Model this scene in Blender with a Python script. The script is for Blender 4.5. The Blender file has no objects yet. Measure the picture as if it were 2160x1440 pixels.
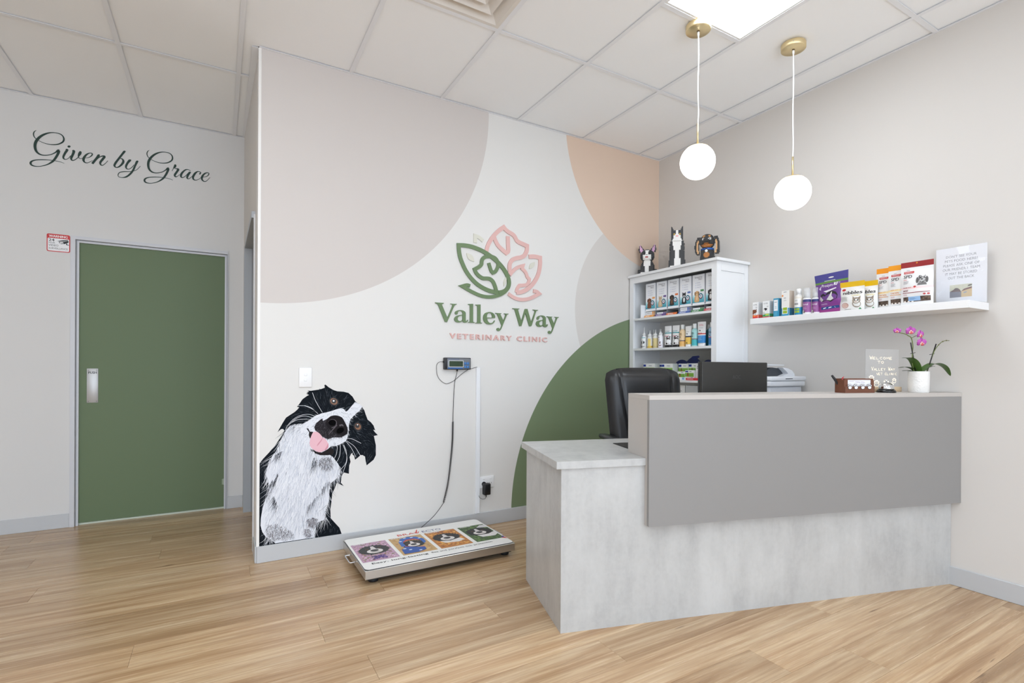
import bpy, bmesh, math, random
from mathutils import Vector, Matrix
random.seed(7)
sc = bpy.context.scene
COL = sc.collection
PI = math.pi

# ------------------------------------------------------------------ camera
cam_d = bpy.data.cameras.new('camera')
cam = bpy.data.objects.new('camera', cam_d)
COL.objects.link(cam)
cam_d.sensor_fit = 'HORIZONTAL'
cam_d.sensor_width = 36.0
cam_d.lens = 1087.47 / 2160 * 36
cam_d.shift_x = -(1097.25 - 1080) / 2160
cam_d.shift_y = (774.37 - 720) / 2160
cam_d.clip_start = 0.05
YAW, PITCH, ROLL = 0.5295, -0.001, 0.0055
_c, _s = math.cos(YAW), math.sin(YAW)
_r = Vector((_c, -_s, 0))
_u = Vector((-_s * math.sin(PITCH), -_c * math.sin(PITCH), math.cos(PITCH)))
_f = Vector((_s * math.cos(PITCH), _c * math.cos(PITCH), math.sin(PITCH)))
_r2 = _r * math.cos(ROLL) + _u * math.sin(ROLL)
_u2 = -_r * math.sin(ROLL) + _u * math.cos(ROLL)
_m = Matrix((_r2, _u2, -_f)).transposed().to_4x4()
_m.translation = Vector((-3.3438, -3.3087, 1.1341))
cam.matrix_world = _m
sc.camera = cam

# ------------------------------------------------------------------ world, exposure
SKY_STRENGTH = 4.1
PANEL_STRENGTH = 12.0
GLOBE_STRENGTH = 3.2
w = bpy.data.worlds.new('sky')
sc.world = w
w.use_nodes = True
w.node_tree.nodes['Background'].inputs[0].default_value = (0.82, 0.94, 1.09, 1)
w.node_tree.nodes['Background'].inputs[1].default_value = SKY_STRENGTH
sc.view_settings.view_transform = 'Standard'
sc.view_settings.look = 'None'
sc.view_settings.gamma = 1.0
sc.view_settings.use_curve_mapping = False
sc.view_settings.exposure = 0.09
sc.cycles.use_denoising = True
sc.cycles.max_bounces = 7
sc.cycles.diffuse_bounces = 5
sc.cycles.glossy_bounces = 3
sc.cycles.adaptive_threshold = 0.03
sc.cycles.transparent_max_bounces = 8
sc.cycles.sample_clamp_indirect = 6.0
# daylight comes in through the shopfront behind the camera; this portal only guides the sampling of the sky there
_p = bpy.data.lights.new('shopfront_portal', 'AREA')
_p.shape = 'RECTANGLE'; _p.size = 6.0; _p.size_y = 2.5
_p.cycles.is_portal = True
_po = bpy.data.objects.new('shopfront_portal', _p); COL.objects.link(_po)
_po.location = (-3.7, -6.28, 1.4); _po.rotation_euler = (PI / 2, 0, 0)

H = 2.9504            # ceiling height
YL = 1.3773           # plane of the wall with the green door
XA = -3.150           # left end of the mural wall

# ------------------------------------------------------------------ materials
def lin(c):
    return tuple(((x / 255) / 12.92 if x / 255 <= 0.04045 else ((x / 255 + 0.055) / 1.055) ** 2.4) for x in c)
_mats = {}
def M(rgb, rough=0.55, metal=0.0, spec=0.5, emit=0.0, coat=0.0, bump=0.0, bscale=200.0, vary=0.0, alpha=1.0, trans=0.0):
    """plain procedural material: principled shader, optional noise bump and tone variation"""
    key = (tuple(rgb), rough, metal, spec, emit, coat, bump, bscale, vary, alpha, trans)
    if key in _mats: return _mats[key]
    m = bpy.data.materials.new('mat_%02x%02x%02x' % tuple(int(c) for c in rgb)); m.use_nodes = True
    nt = m.node_tree; b = nt.nodes['Principled BSDF']
    col = lin(rgb) + (1,)
    b.inputs['Base Color'].default_value = col
    b.inputs['Roughness'].default_value = rough
    b.inputs['Metallic'].default_value = metal
    b.inputs['Specular IOR Level'].default_value = spec
    b.inputs['Coat Weight'].default_value = coat
    b.inputs['Coat Roughness'].default_value = 0.1
    b.inputs['Alpha'].default_value = alpha
    b.inputs['Transmission Weight'].default_value = trans
    if emit:
        b.inputs['Emission Color'].default_value = col
        b.inputs['Emission Strength'].default_value = emit
    if bump or vary:
        tc = nt.nodes.new('ShaderNodeTexCoord')
        nz = nt.nodes.new('ShaderNodeTexNoise')
        nz.inputs['Scale'].default_value = bscale; nz.inputs['Detail'].default_value = 3
        nt.links.new(tc.outputs['Object'], nz.inputs['Vector'])
        if bump:
            bp = nt.nodes.new('ShaderNodeBump'); bp.inputs['Strength'].default_value = bump; bp.inputs['Distance'].default_value = 0.002
            nt.links.new(nz.outputs['Fac'], bp.inputs['Height']); nt.links.new(bp.outputs['Normal'], b.inputs['Normal'])
        if vary:
            mx = nt.nodes.new('ShaderNodeMix'); mx.data_type = 'RGBA'
            mx.inputs[6].default_value = tuple(c * (1 - vary) for c in col[:3]) + (1,)
            mx.inputs[7].default_value = tuple(min(1, c * (1 + vary)) for c in col[:3]) + (1,)
            nt.links.new(nz.outputs['Fac'], mx.inputs[0]); nt.links.new(mx.outputs[2], b.inputs['Base Color'])
    _mats[key] = m
    return m

class NT:
    """small helper to write node trees"""
    def __init__(s, name, rough=0.5, spec=0.5):
        s.m = bpy.data.materials.new(name); s.m.use_nodes = True
        s.t = s.m.node_tree; s.b = s.t.nodes['Principled BSDF']
        s.b.inputs['Roughness'].default_value = rough
        s.b.inputs['Specular IOR Level'].default_value = spec
        s.tc = s.t.nodes.new('ShaderNodeTexCoord')
    def n(s, kind, **kw):
        x = s.t.nodes.new(kind)
        for k, v in kw.items(): setattr(x, k, v)
        return x
    def l(s, a, b): s.t.links.new(a, b)
    def math(s, op, a, b=None, clamp=False):
        x = s.n('ShaderNodeMath', operation=op); x.use_clamp = clamp
        for i, v in enumerate((a, b)):
            if v is None: continue
            if isinstance(v, (int, float)): x.inputs[i].default_value = v
            else: s.l(v, x.inputs[i])
        return x.outputs[0]
    def mix(s, fac, a, b):
        x = s.n('ShaderNodeMix'); x.data_type = 'RGBA'
        for i, v in ((0, fac), (6, a), (7, b)):
            if isinstance(v, (int, float)): x.inputs[i].default_value = v
            elif isinstance(v, tuple): x.inputs[i].default_value = v if len(v) == 4 else v + (1,)
            else: s.l(v, x.inputs[i])
        return x.outputs[2]
    def noise(s, vec, scale, detail=3, rough=0.5, dist=0.0):
        x = s.n('ShaderNodeTexNoise'); x.inputs['Scale'].default_value = scale; x.inputs['Detail'].default_value = detail
        x.inputs['Roughness'].default_value = rough; x.inputs['Distortion'].default_value = dist
        s.l(vec, x.inputs['Vector']); return x.outputs['Fac']
    def mapping(s, vec, scale=(1, 1, 1), loc=None):
        x = s.n('ShaderNodeMapping'); x.inputs['Scale'].default_value = scale
        if loc is not None: s.l(loc, x.inputs['Location'])
        s.l(vec, x.inputs['Vector']); return x.outputs[0]
    def ramp(s, fac, stops):
        x = s.n('ShaderNodeValToRGB')
        e = x.color_ramp.elements
        while len(e) < len(stops): e.new(0.5)
        for i, (p, c) in enumerate(stops):
            e[i].position = p; e[i].color = tuple(c) + (1,) if len(c) == 3 else c
        s.l(fac, x.inputs[0]); return x.outputs[0]
    def color(s, c): s.l(c, s.b.inputs['Base Color'])
    def bump(s, h, strength=0.2, dist=0.002):
        x = s.n('ShaderNodeBump'); x.inputs['Strength'].default_value = strength; x.inputs['Distance'].default_value = dist
        s.l(h, x.inputs['Height']); s.l(x.outputs[0], s.b.inputs['Normal'])

# ------------------------------------------------------------------ geometry helpers
class MB:
    """collects polygons with material indices; build() links them as ONE mesh object"""
    def __init__(s): s.v = []; s.f = []; s.mi = []; s.mats = []; s.smooth = []
    def mat(s, m):
        if m not in s.mats: s.mats.append(m)
        return s.mats.index(m)
    def add(s, vs, fs, m, mtx=None, smooth=False):
        o = len(s.v); k = s.mat(m)
        for p in vs:
            p = Vector(p)
            s.v.append(tuple(mtx @ p) if mtx else tuple(p))
        for f in fs:
            s.f.append(tuple(i + o for i in f)); s.mi.append(k); s.smooth.append(smooth)
        return s
    def box(s, x0, x1, y0, y1, z0, z1, m, mtx=None):
        vs = [(x, y, z) for z in (z0, z1) for y in (y0, y1) for x in (x0, x1)]
        return s.add(vs, [(0, 2, 3, 1), (4, 5, 7, 6), (0, 1, 5, 4), (2, 6, 7, 3), (0, 4, 6, 2), (1, 3, 7, 5)], m, mtx)
    def rbox(s, x0, x1, y0, y1, z0, z1, m, r=0.003, seg=2, mtx=None, smooth=True):
        bm = bmesh.new()
        bmesh.ops.create_cube(bm, size=1)
        for v in bm.verts:
            v.co = Vector((x0 + (v.co.x + .5) * (x1 - x0), y0 + (v.co.y + .5) * (y1 - y0), z0 + (v.co.z + .5) * (z1 - z0)))
        bmesh.ops.bevel(bm, geom=list(bm.edges), offset=min(r, abs(x1 - x0) * .49, abs(y1 - y0) * .49, abs(z1 - z0) * .49), segments=seg, profile=0.5, affect='EDGES')
        bm.verts.index_update()
        s.add([v.co.copy() for v in bm.verts], [tuple(v.index for v in f.verts) for f in bm.faces], m, mtx, smooth)
        bm.free(); return s
    def prism(s, poly, y0, y1, m, mtx=None, plane='xz', m_side=None):
        """polygon in a plane extruded along the third axis"""
        n = len(poly)
        def P(a, b, c): return (a, c, b) if plane == 'xz' else ((a, b, c) if plane == 'xy' else (c, a, b))
        vs = [P(a, b, y0) for a, b in poly] + [P(a, b, y1) for a, b in poly]
        s.add(vs, [tuple(range(n)), tuple(range(2 * n - 1, n - 1, -1))], m, mtx)
        s.add(vs, [(i, i + n, (i + 1) % n + n, (i + 1) % n) for i in range(n)], m_side or m, mtx)
        return s
    def lathe(s, prof, m, n=24, mtx=None, mats=None, caps=True, sx=1.0, sy=1.0):
        """profile of (radius, z); mats: one material per band"""
        vs = []
        for r, z in prof:
            for k in range(n):
                a = 2 * PI * k / n
                vs.append((r * math.cos(a) * sx, r * math.sin(a) * sy, z))
        for j in range(len(prof) - 1):
            fs = [(j * n + k, j * n + (k + 1) % n, (j + 1) * n + (k + 1) % n, (j + 1) * n + k) for k in range(n)]
            used = vs if j == 0 else None
            if j == 0: base = len(s.v); s.add(vs, [], m, mtx)
            kk = s.mat(mats[j] if mats else m)
            for f in fs: s.f.append(tuple(i + base for i in f)); s.mi.append(kk); s.smooth.append(True)
        if caps:
            for j, rev in ((0, True), (len(prof) - 1, False)):
                if prof[j][0] > 1e-5:
                    f = [base + j * n + k for k in range(n)]
                    s.f.append(tuple(reversed(f)) if rev else tuple(f)); s.mi.append(s.mat((mats[0] if j == 0 else mats[-1]) if mats else m)); s.smooth.append(False)
        return s
    def tube(s, path, rad, m, n=8, mtx=None, cap=True):
        path = [Vector(p) for p in path]; N = len(path)
        R = rad if isinstance(rad, (list, tuple)) else [rad] * N
        vs = []; up = Vector((0, 0, 1)); prev = None
        for i, p in enumerate(path):
            t = (path[min(i + 1, N - 1)] - path[max(i - 1, 0)]).normalized()
            if prev is None:
                a = t.cross(up) if abs(t.dot(up)) < .95 else t.cross(Vector((1, 0, 0)))
            else: a = prev - t * prev.dot(t)
            a.normalize(); b = t.cross(a); prev = a
            for k in range(n):
                q = 2 * PI * k / n
                vs.append(p + (a * math.cos(q) + b * math.sin(q)) * R[i])
        fs = [(i * n + k, i * n + (k + 1) % n, (i + 1) * n + (k + 1) % n, (i + 1) * n + k) for i in range(N - 1) for k in range(n)]
        s.add(vs, fs, m, mtx, True)
        if cap: 
            o = len(s.v) - len(vs)
            s.f.append(tuple(o + k for k in reversed(range(n)))); s.f.append(tuple(o + (N - 1) * n + k for k in range(n)))
            s.mi += [s.mat(m)] * 2; s.smooth += [False] * 2
        return s
    def ball(s, c, r, m, n=16, k=10, mtx=None):
        rx, ry, rz = r if isinstance(r, (tuple, list)) else (r, r, r)
        prof = [(max(math.sin(PI * j / k), 1e-4), -math.cos(PI * j / k)) for j in range(k + 1)]
        t = Matrix.Translation(Vector(c)) @ Matrix.Diagonal((rx, ry, rz, 1))
        return s.lathe(prof, m, n, (mtx @ t) if mtx else t, caps=False)
    def grid(s, fn, nu, nv, m, mtx=None, smooth=True, mfn=None, closed=False):
        """fn(i/nu, j/nv) -> point"""
        vs = [fn(i / nu, j / nv) for j in range(nv + 1) for i in range(nu + 1)]
        o = len(s.v); s.add(vs, [], m, mtx)
        for j in range(nv):
            for i in range(nu):
                a = o + j * (nu + 1) + i
                s.f.append((a, a + 1, a + nu + 2, a + nu + 1)); s.smooth.append(smooth)
                s.mi.append(s.mat(mfn((i + .5) / nu, (j + .5) / nv)) if mfn else s.mat(m))
        return s
    def build(s, name, parent=None, loc=None, rz=0.0, kind=None, label=None):
        me = bpy.data.meshes.new(name)
        me.from_pydata(s.v, [], s.f)
        for m in s.mats: me.materials.append(m)
        me.polygons.foreach_set('material_index', s.mi)
        me.polygons.foreach_set('use_smooth', s.smooth)
        me.update()
        o = bpy.data.objects.new(name, me); COL.objects.link(o)
        if parent: o.parent = parent
        if loc is not None: o.location = loc
        o.rotation_euler = (0, 0, rz)
        if kind: o['kind'] = kind
        if label: o['label'] = label
        return o

def thing(name, label, cat, loc=(0, 0, 0), rz=0.0, group=None):
    o = bpy.data.objects.new(name, None); COL.objects.link(o)
    o.empty_display_size = 0.05
    o.location = loc; o.rotation_euler = (0, 0, rz)
    o['label'] = label; o['category'] = cat
    if group: o['group'] = group
    return o
def tag(o, label, cat, group=None):
    o['label'] = label; o['category'] = cat
    if group: o['group'] = group
    return o
def structure(o): o['kind'] = 'structure'; return o
def child(name, mesh, parent, loc=(0, 0, 0), rot=(0, 0, 0)):
    o = bpy.data.objects.new(name, mesh); COL.objects.link(o); o.parent = parent; o.location = loc; o.rotation_euler = rot
    return o

# smooth curve through points; points carry extra values (width)
def smooth_pts(pts, sub=6, closed=False):
    P = [Vector(p) for p in pts]; n = len(P); out = []
    rng = range(n if closed else n - 1)
    for i in rng:
        p0 = P[(i - 1) % n] if closed or i > 0 else P[0] * 2 - P[1]
        p1 = P[i]; p2 = P[(i + 1) % n]
        p3 = P[(i + 2) % n] if closed or i + 2 < n else P[-1] * 2 - P[-2]
        for k in range(sub):
            t = k / sub
            out.append(0.5 * ((2 * p1) + (p2 - p0) * t + (2 * p0 - 5 * p1 + 4 * p2 - p3) * t * t + (3 * p1 - p0 - 3 * p2 + p3) * t ** 3))
    if not closed: out.append(P[-1])
    return out
def corner_smooth(pts, sub=5, lim=0.55):
    """smooth a polyline but keep sharp corners sharp"""
    runs = [[pts[0]]]
    for i in range(1, len(pts)):
        runs[-1].append(pts[i])
        if 0 < i < len(pts) - 1:
            a = Vector(pts[i][:2]) - Vector(pts[i - 1][:2]); b = Vector(pts[i + 1][:2]) - Vector(pts[i][:2])
            if a.length and b.length and a.angle(b) > lim + 0.3: runs.append([pts[i]])
    out = []
    for r in runs:
        q = smooth_pts(r, sub) if len(r) > 2 else [Vector(x) for x in r]
        out += q if not out else q[1:]
    return out
def stroke_poly(pts, lim=.45):
    """outline of a pen stroke with width: list of Vector(x, z, w) -> left and right points (mitred)"""
    L, R = [], []
    n = len(pts)
    for i in range(n):
        p = Vector(pts[i][:2])
        a = (p - Vector(pts[i - 1][:2])) if i else None
        b = (Vector(pts[i + 1][:2]) - p) if i < n - 1 else None
        if a is not None and a.length < 1e-7: a = None
        if b is not None and b.length < 1e-7: b = None
        d1 = (a or b).normalized(); d2 = (b or a).normalized()
        t = (d1 + d2)
        t = t.normalized() if t.length > 1e-4 else d1
        nn = Vector((-t.y, t.x)); k = 1 / max(lim, nn.dot(Vector((-d1.y, d1.x))))
        wv = max(abs(pts[i][2]), 1e-5) / 2 * k
        L.append(p + nn * wv); R.append(p - nn * wv)
    return L, R
def ribbon(mb, pts, y_front, y_back, m, lim=.45):
    """pen stroke standing on a wall: points (x, z, w), solid between y_front and y_back"""
    L, R = stroke_poly(pts, lim); n = len(L)
    vs = [(q.x, y_front - i * 2e-5, q.y) for i, q in enumerate(L)] + [(q.x, y_front - i * 2e-5, q.y) for i, q in enumerate(R)] + [(q.x, y_back, q.y) for q in L] + [(q.x, y_back, q.y) for q in R]
    fs = []
    for i in range(n - 1):
        fs += [(i, i + 1, n + i + 1, n + i), (i, 2 * n + i, 2 * n + i + 1, i + 1), (n + i, n + i + 1, 3 * n + i + 1, 3 * n + i)]
    fs += [(0, n, 3 * n, 2 * n), (n - 1, 3 * n - 1, 4 * n - 1, 2 * n - 1)]
    mb.add(vs, fs, m)
def ring_smooth(r, sub=4):
    n = len(r); best = 0; bi = 0
    for i in range(n):
        a = Vector(r[i]) - Vector(r[i - 1]); b = Vector(r[(i + 1) % n]) - Vector(r[i])
        if a.length and b.length and a.angle(b) > best: best = a.angle(b); bi = i
    if best < .9: return [tuple(v) for v in smooth_pts(r, sub, True)]
    q = [tuple(p) for p in r[bi:] + r[:bi + 1]]
    return [tuple(v) for v in corner_smooth(q, sub, .42)][:-1]
def S(L): return [tuple(c / 10000 for c in p) for p in L]

def tess(rings):
    """triangulated filled outline with holes: rings of (x, y)"""
    from mathutils.geometry import tessellate_polygon
    vs = [Vector((p[0], p[1], 0)) for r in rings for p in r]
    tr = tessellate_polygon([[Vector((p[0], p[1], 0)) for p in r] for r in rings])
    return vs, tr
def solid(mb, rings, y_front, y_back, m):
    """outline with holes on a wall as a solid letter"""
    vs, tr = tess(rings); n = len(vs)
    mb.add([(v.x, y_front, v.y) for v in vs] + [(v.x, y_back, v.y) for v in vs], [tuple(t) for t in tr], m)
    o = len(mb.v) - 2 * n; a = 0; k = mb.mat(m)
    for r in rings:
        for i in range(len(r)):
            j = (i + 1) % len(r)
            mb.f.append((o + a + i, o + a + j, o + n + a + j, o + n + a + i)); mb.mi.append(k); mb.smooth.append(False)
        a += len(r)

# ------------------------------------------------------------------ lettering with the built-in font
CH = "ABCDEFGHIJKLMNOPQRSTUVWXYZabcdefghijklmnopqrstuvwxyz0123456789?,.-'"
_gl = {}
def _make_glyphs():
    tmp = []
    for ch in CH:
        for s_ in (ch, ch + ch):
            cu = bpy.data.curves.new('g', 'FONT'); cu.body = s_; cu.resolution_u = 2; cu.size = 1.0
            o = bpy.data.objects.new('g', cu); COL.objects.link(o); tmp.append((ch, s_, o, cu))
    dg = bpy.context.evaluated_depsgraph_get(); dg.update()
    mx = {}
    for ch, s_, o, cu in tmp:
        ev = o.evaluated_get(dg); me = ev.to_mesh()
        xs = [v.co.x for v in me.vertices]
        mx[s_] = max(xs) if xs else 0
        if len(s_) == 1: _gl[ch] = ([(v.co.x, v.co.y) for v in me.vertices], [tuple(p.vertices) for p in me.polygons])
        ev.to_mesh_clear()
    for ch in CH: _gl[ch] = _gl[ch] + (max(mx[ch + ch] - mx[ch], 0.1),)
    for ch, s_, o, cu in tmp:
        bpy.data.objects.remove(o); bpy.data.curves.remove(cu)
    _gl[' '] = ([], [], 0.32)
_make_glyphs()
def text_geo(s_, h, width=None, bold=0.0, track=0.0):
    """flat text: cap height h, baseline at y=0, starting at x=0; width: stretched to that width"""
    vs, fs, x = [], [], 0.0
    for ch in s_:
        gv, gf, adv = _gl.get(ch, _gl[' '])
        for dx in ((0,) if not bold else (-bold, 0, bold)):
            o = len(vs)
            vs += [(x + a + dx, b) for a, b in gv]; fs += [tuple(i + o for i in f) for f in gf]
        x += adv + track
    k = h / 0.69
    x = max(x - track, 1e-3)
    kx = (width / x) if width else k
    return [(a * kx, b * k) for a, b in vs], fs, x * kx

class Pr:
    """flat print on a face: local right / up vectors from an origin; every layer a hair further out"""
    def __init__(s, o, r=(1, 0, 0), u=(0, 0, 1), n=(0, -1, 0), eps=0.0003, bend=None):
        s.o, s.r, s.u, s.n = Vector(o), Vector(r), Vector(u), Vector(n); s.eps = eps; s.mb = MB(); s.bend = bend; s._k = 1; s.rnd = random.Random(1)
    @property
    def k(s): return s._k
    @k.setter
    def k(s, v): s._k = v + s.rnd.random() * .8        # no two shapes of a layer share one plane
    def P(s, x, y):
        d = s.k * s.eps + (s.bend(x, y) if s.bend else 0)
        return s.o + s.r * x + s.u * y + s.n * d
    def poly(s, pts, rgb, layer=1, rough=.5, hole=None, **kw):
        s.k = layer
        if hole or len(pts) > 4:
            rings = [pts] + ([hole] if hole else []); vs, tr = tess(rings)
            s.mb.add([s.P(v.x, v.y) for v in vs], [tuple(t) for t in tr], M(rgb, rough, **kw))
        else: s.mb.add([s.P(*p) for p in pts], [tuple(range(len(pts)))], M(rgb, rough, **kw))
        return s
    def rect(s, x0, y0, x1, y1, rgb, layer=1, **kw):
        if s.bend:
            n = 8; m_ = 4; s.k = layer
            vs = [s.P(x0 + (x1 - x0) * i / n, y0 + (y1 - y0) * j / m_) for j in range(m_ + 1) for i in range(n + 1)]
            s.mb.add(vs, [(j * (n + 1) + i, j * (n + 1) + i + 1, (j + 1) * (n + 1) + i + 1, (j + 1) * (n + 1) + i) for j in range(m_) for i in range(n)], M(rgb, kw.get('rough', .5)))
            return s
        return s.poly([(x0, y0), (x1, y0), (x1, y1), (x0, y1)], rgb, layer, **kw)
    def ell(s, cx, cy, rx, ry, rgb, layer=1, n=16, rot=0, **kw):
        c, q = math.cos(rot), math.sin(rot)
        return s.poly([(cx + rx * math.cos(t) * c - ry * math.sin(t) * q, cy + rx * math.cos(t) * q + ry * math.sin(t) * c) for t in [2 * PI * i / n for i in range(n)]], rgb, layer, **kw)
    def text(s, t, x, y, h, rgb, layer=2, width=None, bold=0.0, align='l', track=0.0, slope=0.0):
        vs, fs, wd = text_geo(t, h, width, 0, track)
        dx = {'l': 0, 'c': -wd / 2, 'r': -wd}[align]
        for bx in ((0,) if not bold else (-bold * h, 0, bold * h)):
            s.k = layer
            s.mb.add([s.P(x + a + dx + bx, y + b + slope * (a + dx)) for a, b in vs], fs, M(rgb, .5))
        return s
    def lines(s, x, y, wd, n, h, gap, rgb, layer=2, ragged=0.3):
        for i in range(n):
            s.rect(x, y - i * gap - h, x + wd * (1 - ragged * random.random()), y - i * gap, rgb, layer)
        return s
    def stroke(s, pts, wd, rgb, layer=2, sub=5, **kw):
        q = smooth_pts([tuple(p[:2]) + (p[2] if len(p) > 2 else wd,) for p in pts], sub) if len(pts) > 2 else [Vector(tuple(p[:2]) + (wd,)) for p in pts]
        L, R = stroke_poly(q); s.k = layer; n = len(L)
        s.mb.add([s.P(*v) for v in L] + [s.P(*v) for v in R], [(i, n + i, n + i + 1, i + 1) for i in range(n - 1)], M(rgb, kw.pop('rough', .5), **kw))
        return s
    def build(s, name, parent, label=None):
        return s.mb.build(name, parent, kind='stuff', label=label)
GRACE=[[[[-44173,27209,16],[-44278,27084,49],[-44319,26894,59],[-44253,26690,49],[-44066,26545,33],[-43759,26426,35],[-43402,26405,49],[-43065,26502,66],[-42824,26699,84],[-42746,26908,89],[-42801,27119,72],[-42971,27245,50],[-43261,27254,41],[-43547,27168,69],[-43831,26969,109],[-44066,26686,136],[-44201,26390,146],[-44237,26100,146],[-44190,25829,130],[-44058,25654,103],[-43874,25590,60],[-43661,25616,44],[-43399,25732,38],[-43184,25914,55],[-43064,26073,89],[-42979,26123,72]],[[-43016,26077,172],[-43044,25887,139],[-43178,25541,127],[-43345,25253,110],[-43588,25014,66],[-43871,24846,44],[-44130,24766,43],[-44363,24778,81],[-44457,24893,113],[-44406,25050,86],[-44201,25183,54],[-43873,25273,49],[-43541,25323,38],[-43206,25338,30],[-42916,25315,25],[-42721,25260,14]]],[[[-42656,26251,28],[-42573,26227,129],[-42675,25991,123],[-42767,25723,111],[-42752,25582,89],[-42644,25550,39],[-42502,25656,28],[-42380,25868,28]]],[[[-42303,26231,56],[-42221,26223,147],[-42233,26092,141],[-42294,25886,129],[-42355,25681,118],[-42313,25561,79],[-42206,25583,45],[-42058,25727,34],[-41947,25911,40],[-41865,26106,102],[-41836,26268,91]],[[-41841,26280,102],[-41923,26110,113],[-41969,25907,62],[-41904,25769,34],[-41779,25795,23],[-41722,25862,20]]],[[[-41596,25865,23],[-41382,25956,40],[-41230,26137,69],[-41225,26259,63],[-41357,26260,46],[-41534,26112,97],[-41664,25864,131],[-41688,25674,125],[-41607,25552,74],[-41456,25560,34],[-41279,25694,23],[-41191,25777,17]]],[[[-40783,26239,29],[-40847,26209,145],[-40949,26014,133],[-41101,25740,133],[-41208,25542,127]],[[-41012,25798,23],[-40846,26045,41],[-40667,26191,76],[-40532,26187,134],[-40635,25974,134],[-40763,25724,122],[-40736,25566,87],[-40625,25549,41],[-40458,25741,29],[-40341,25936,21]]],[[[-39318,26818,32],[-39392,26791,128],[-39517,26578,121],[-39738,26175,121],[-39912,25836,127],[-39962,25638,114],[-39849,25547,57],[-39679,25652,89],[-39509,25893,128],[-39452,26084,128],[-39516,26221,83],[-39647,26247,25]]],[[[-38993,26265,32],[-39079,26211,148],[-39194,26029,129],[-39294,25765,122],[-39273,25597,83],[-39135,25567,39],[-38947,25745,39],[-38832,25948,32]],[[-38570,26266,39],[-38649,26213,137],[-38759,25909,117],[-38874,25561,117],[-39047,25239,110],[-39276,24986,96],[-39505,24889,45],[-39705,24898,38],[-39756,25030,45],[-39663,25220,45],[-39421,25331,51],[-39076,25406,32],[-38845,25495,26],[-38641,25643,26],[-38452,25927,16]]],[[[-37919,27219,16],[-38024,27094,49],[-38065,26904,59],[-37999,26700,49],[-37812,26555,33],[-37505,26436,35],[-37148,26415,49],[-36811,26512,66],[-36570,26709,84],[-36492,26918,89],[-36547,27129,72],[-36717,27255,50],[-37007,27264,41],[-37293,27178,69],[-37577,26979,109],[-37812,26696,136],[-37947,26400,146],[-37983,26110,146],[-37936,25839,130],[-37804,25664,103],[-37620,25600,60],[-37407,25626,44],[-37145,25742,38],[-36930,25924,55],[-36810,26083,89],[-36725,26133,72]],[[-36762,26087,172],[-36790,25897,139],[-36924,25551,127],[-37091,25263,110],[-37334,25024,66],[-37617,24856,44],[-37876,24776,43],[-38109,24788,81],[-38203,24903,113],[-38152,25060,86],[-37947,25193,54],[-37619,25283,49],[-37287,25333,38],[-36952,25348,30],[-36662,25325,25],[-36467,25270,14]]],[[[-36523,25932,24],[-36440,26153,44],[-36370,26354,75],[-36323,26415,143],[-36339,26304,129],[-36409,26204,54]],[[-36422,26201,34],[-36260,26170,55],[-36129,26148,130],[-36228,25926,130],[-36345,25687,129],[-36314,25566,89],[-36180,25614,34],[-36034,25785,24]]],[[[-35347,26189,42],[-35506,26256,48],[-35696,26181,83],[-35909,25884,130],[-35958,25642,117],[-35845,25581,48],[-35663,25743,34],[-35436,26081,35]],[[-35353,26105,104],[-35498,25850,131],[-35561,25620,117],[-35465,25555,48],[-35313,25704,31],[-35212,25837,24]]],[[[-34762,26038,91],[-34688,26189,63],[-34866,26238,56],[-35052,26050,133],[-35179,25760,132],[-35146,25577,97],[-34986,25547,42],[-34767,25687,28],[-34638,25863,25]]],[[[-34557,25864,28],[-34280,25970,42],[-34143,26180,64],[-34216,26266,50],[-34412,26167,92],[-34580,25913,134],[-34599,25680,113],[-34468,25552,63],[-34305,25605,35],[-34067,25934,21]]]]
GDOT=[[-42392,26497],[-42397,26472],[-42409,26446],[-42429,26425],[-42453,26409],[-42480,26402],[-42506,26402],[-42528,26411],[-42544,26427],[-42553,26449],[-42553,26475],[-42545,26500],[-42528,26524],[-42506,26543],[-42480,26555],[-42454,26559],[-42429,26554],[-42410,26541],[-42397,26521]]
LG=[[[-15859,16715,296],[-16246,16714,294],[-16725,16783,291],[-17244,16952,288],[-17757,17224,285],[-18218,17620,282],[-18583,18082,280],[-18833,18551,278],[-18992,18945,277],[-19083,19385,277],[-19103,19744,277],[-18728,19778,279],[-18231,19769,282],[-17772,19688,284],[-17307,19563,287],[-16835,19365,290],[-16357,19105,293],[-15872,18759,296],[-15479,18348,298],[-15220,17941,300],[-15104,17562,300],[-15151,17211,300],[-15347,16936,299],[-15616,16785,297],[-15956,16694,295]],[[-15151,17211,256],[-15322,16916,255],[-15615,16678,253],[-16052,16473,251],[-16532,16352,249],[-17006,16326,246],[-17521,16405,244],[-18075,16593,241],[-18485,16768,239],[-18823,16925,237],[-18554,17018,238],[-18387,17032,239],[-18223,16988,240]],[[-16573,19259,270],[-16976,19192,268],[-17233,19016,266],[-17325,18796,266],[-17348,18604,266],[-17509,18419,265],[-17878,18194,263],[-17785,17994,263],[-17575,17784,264],[-17248,17626,266],[-16919,17635,268],[-16658,17616,270],[-16419,17446,271],[-16249,17120,272],[-16141,16787,272]],[[-16882,19224,247],[-16549,19241,248],[-16237,19148,250],[-16057,18932,251],[-16017,18637,251],[-16136,18326,251],[-16294,18148,250],[-16437,18083,249],[-16567,18219,248],[-16678,18484,248],[-16775,18762,247]]]
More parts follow.
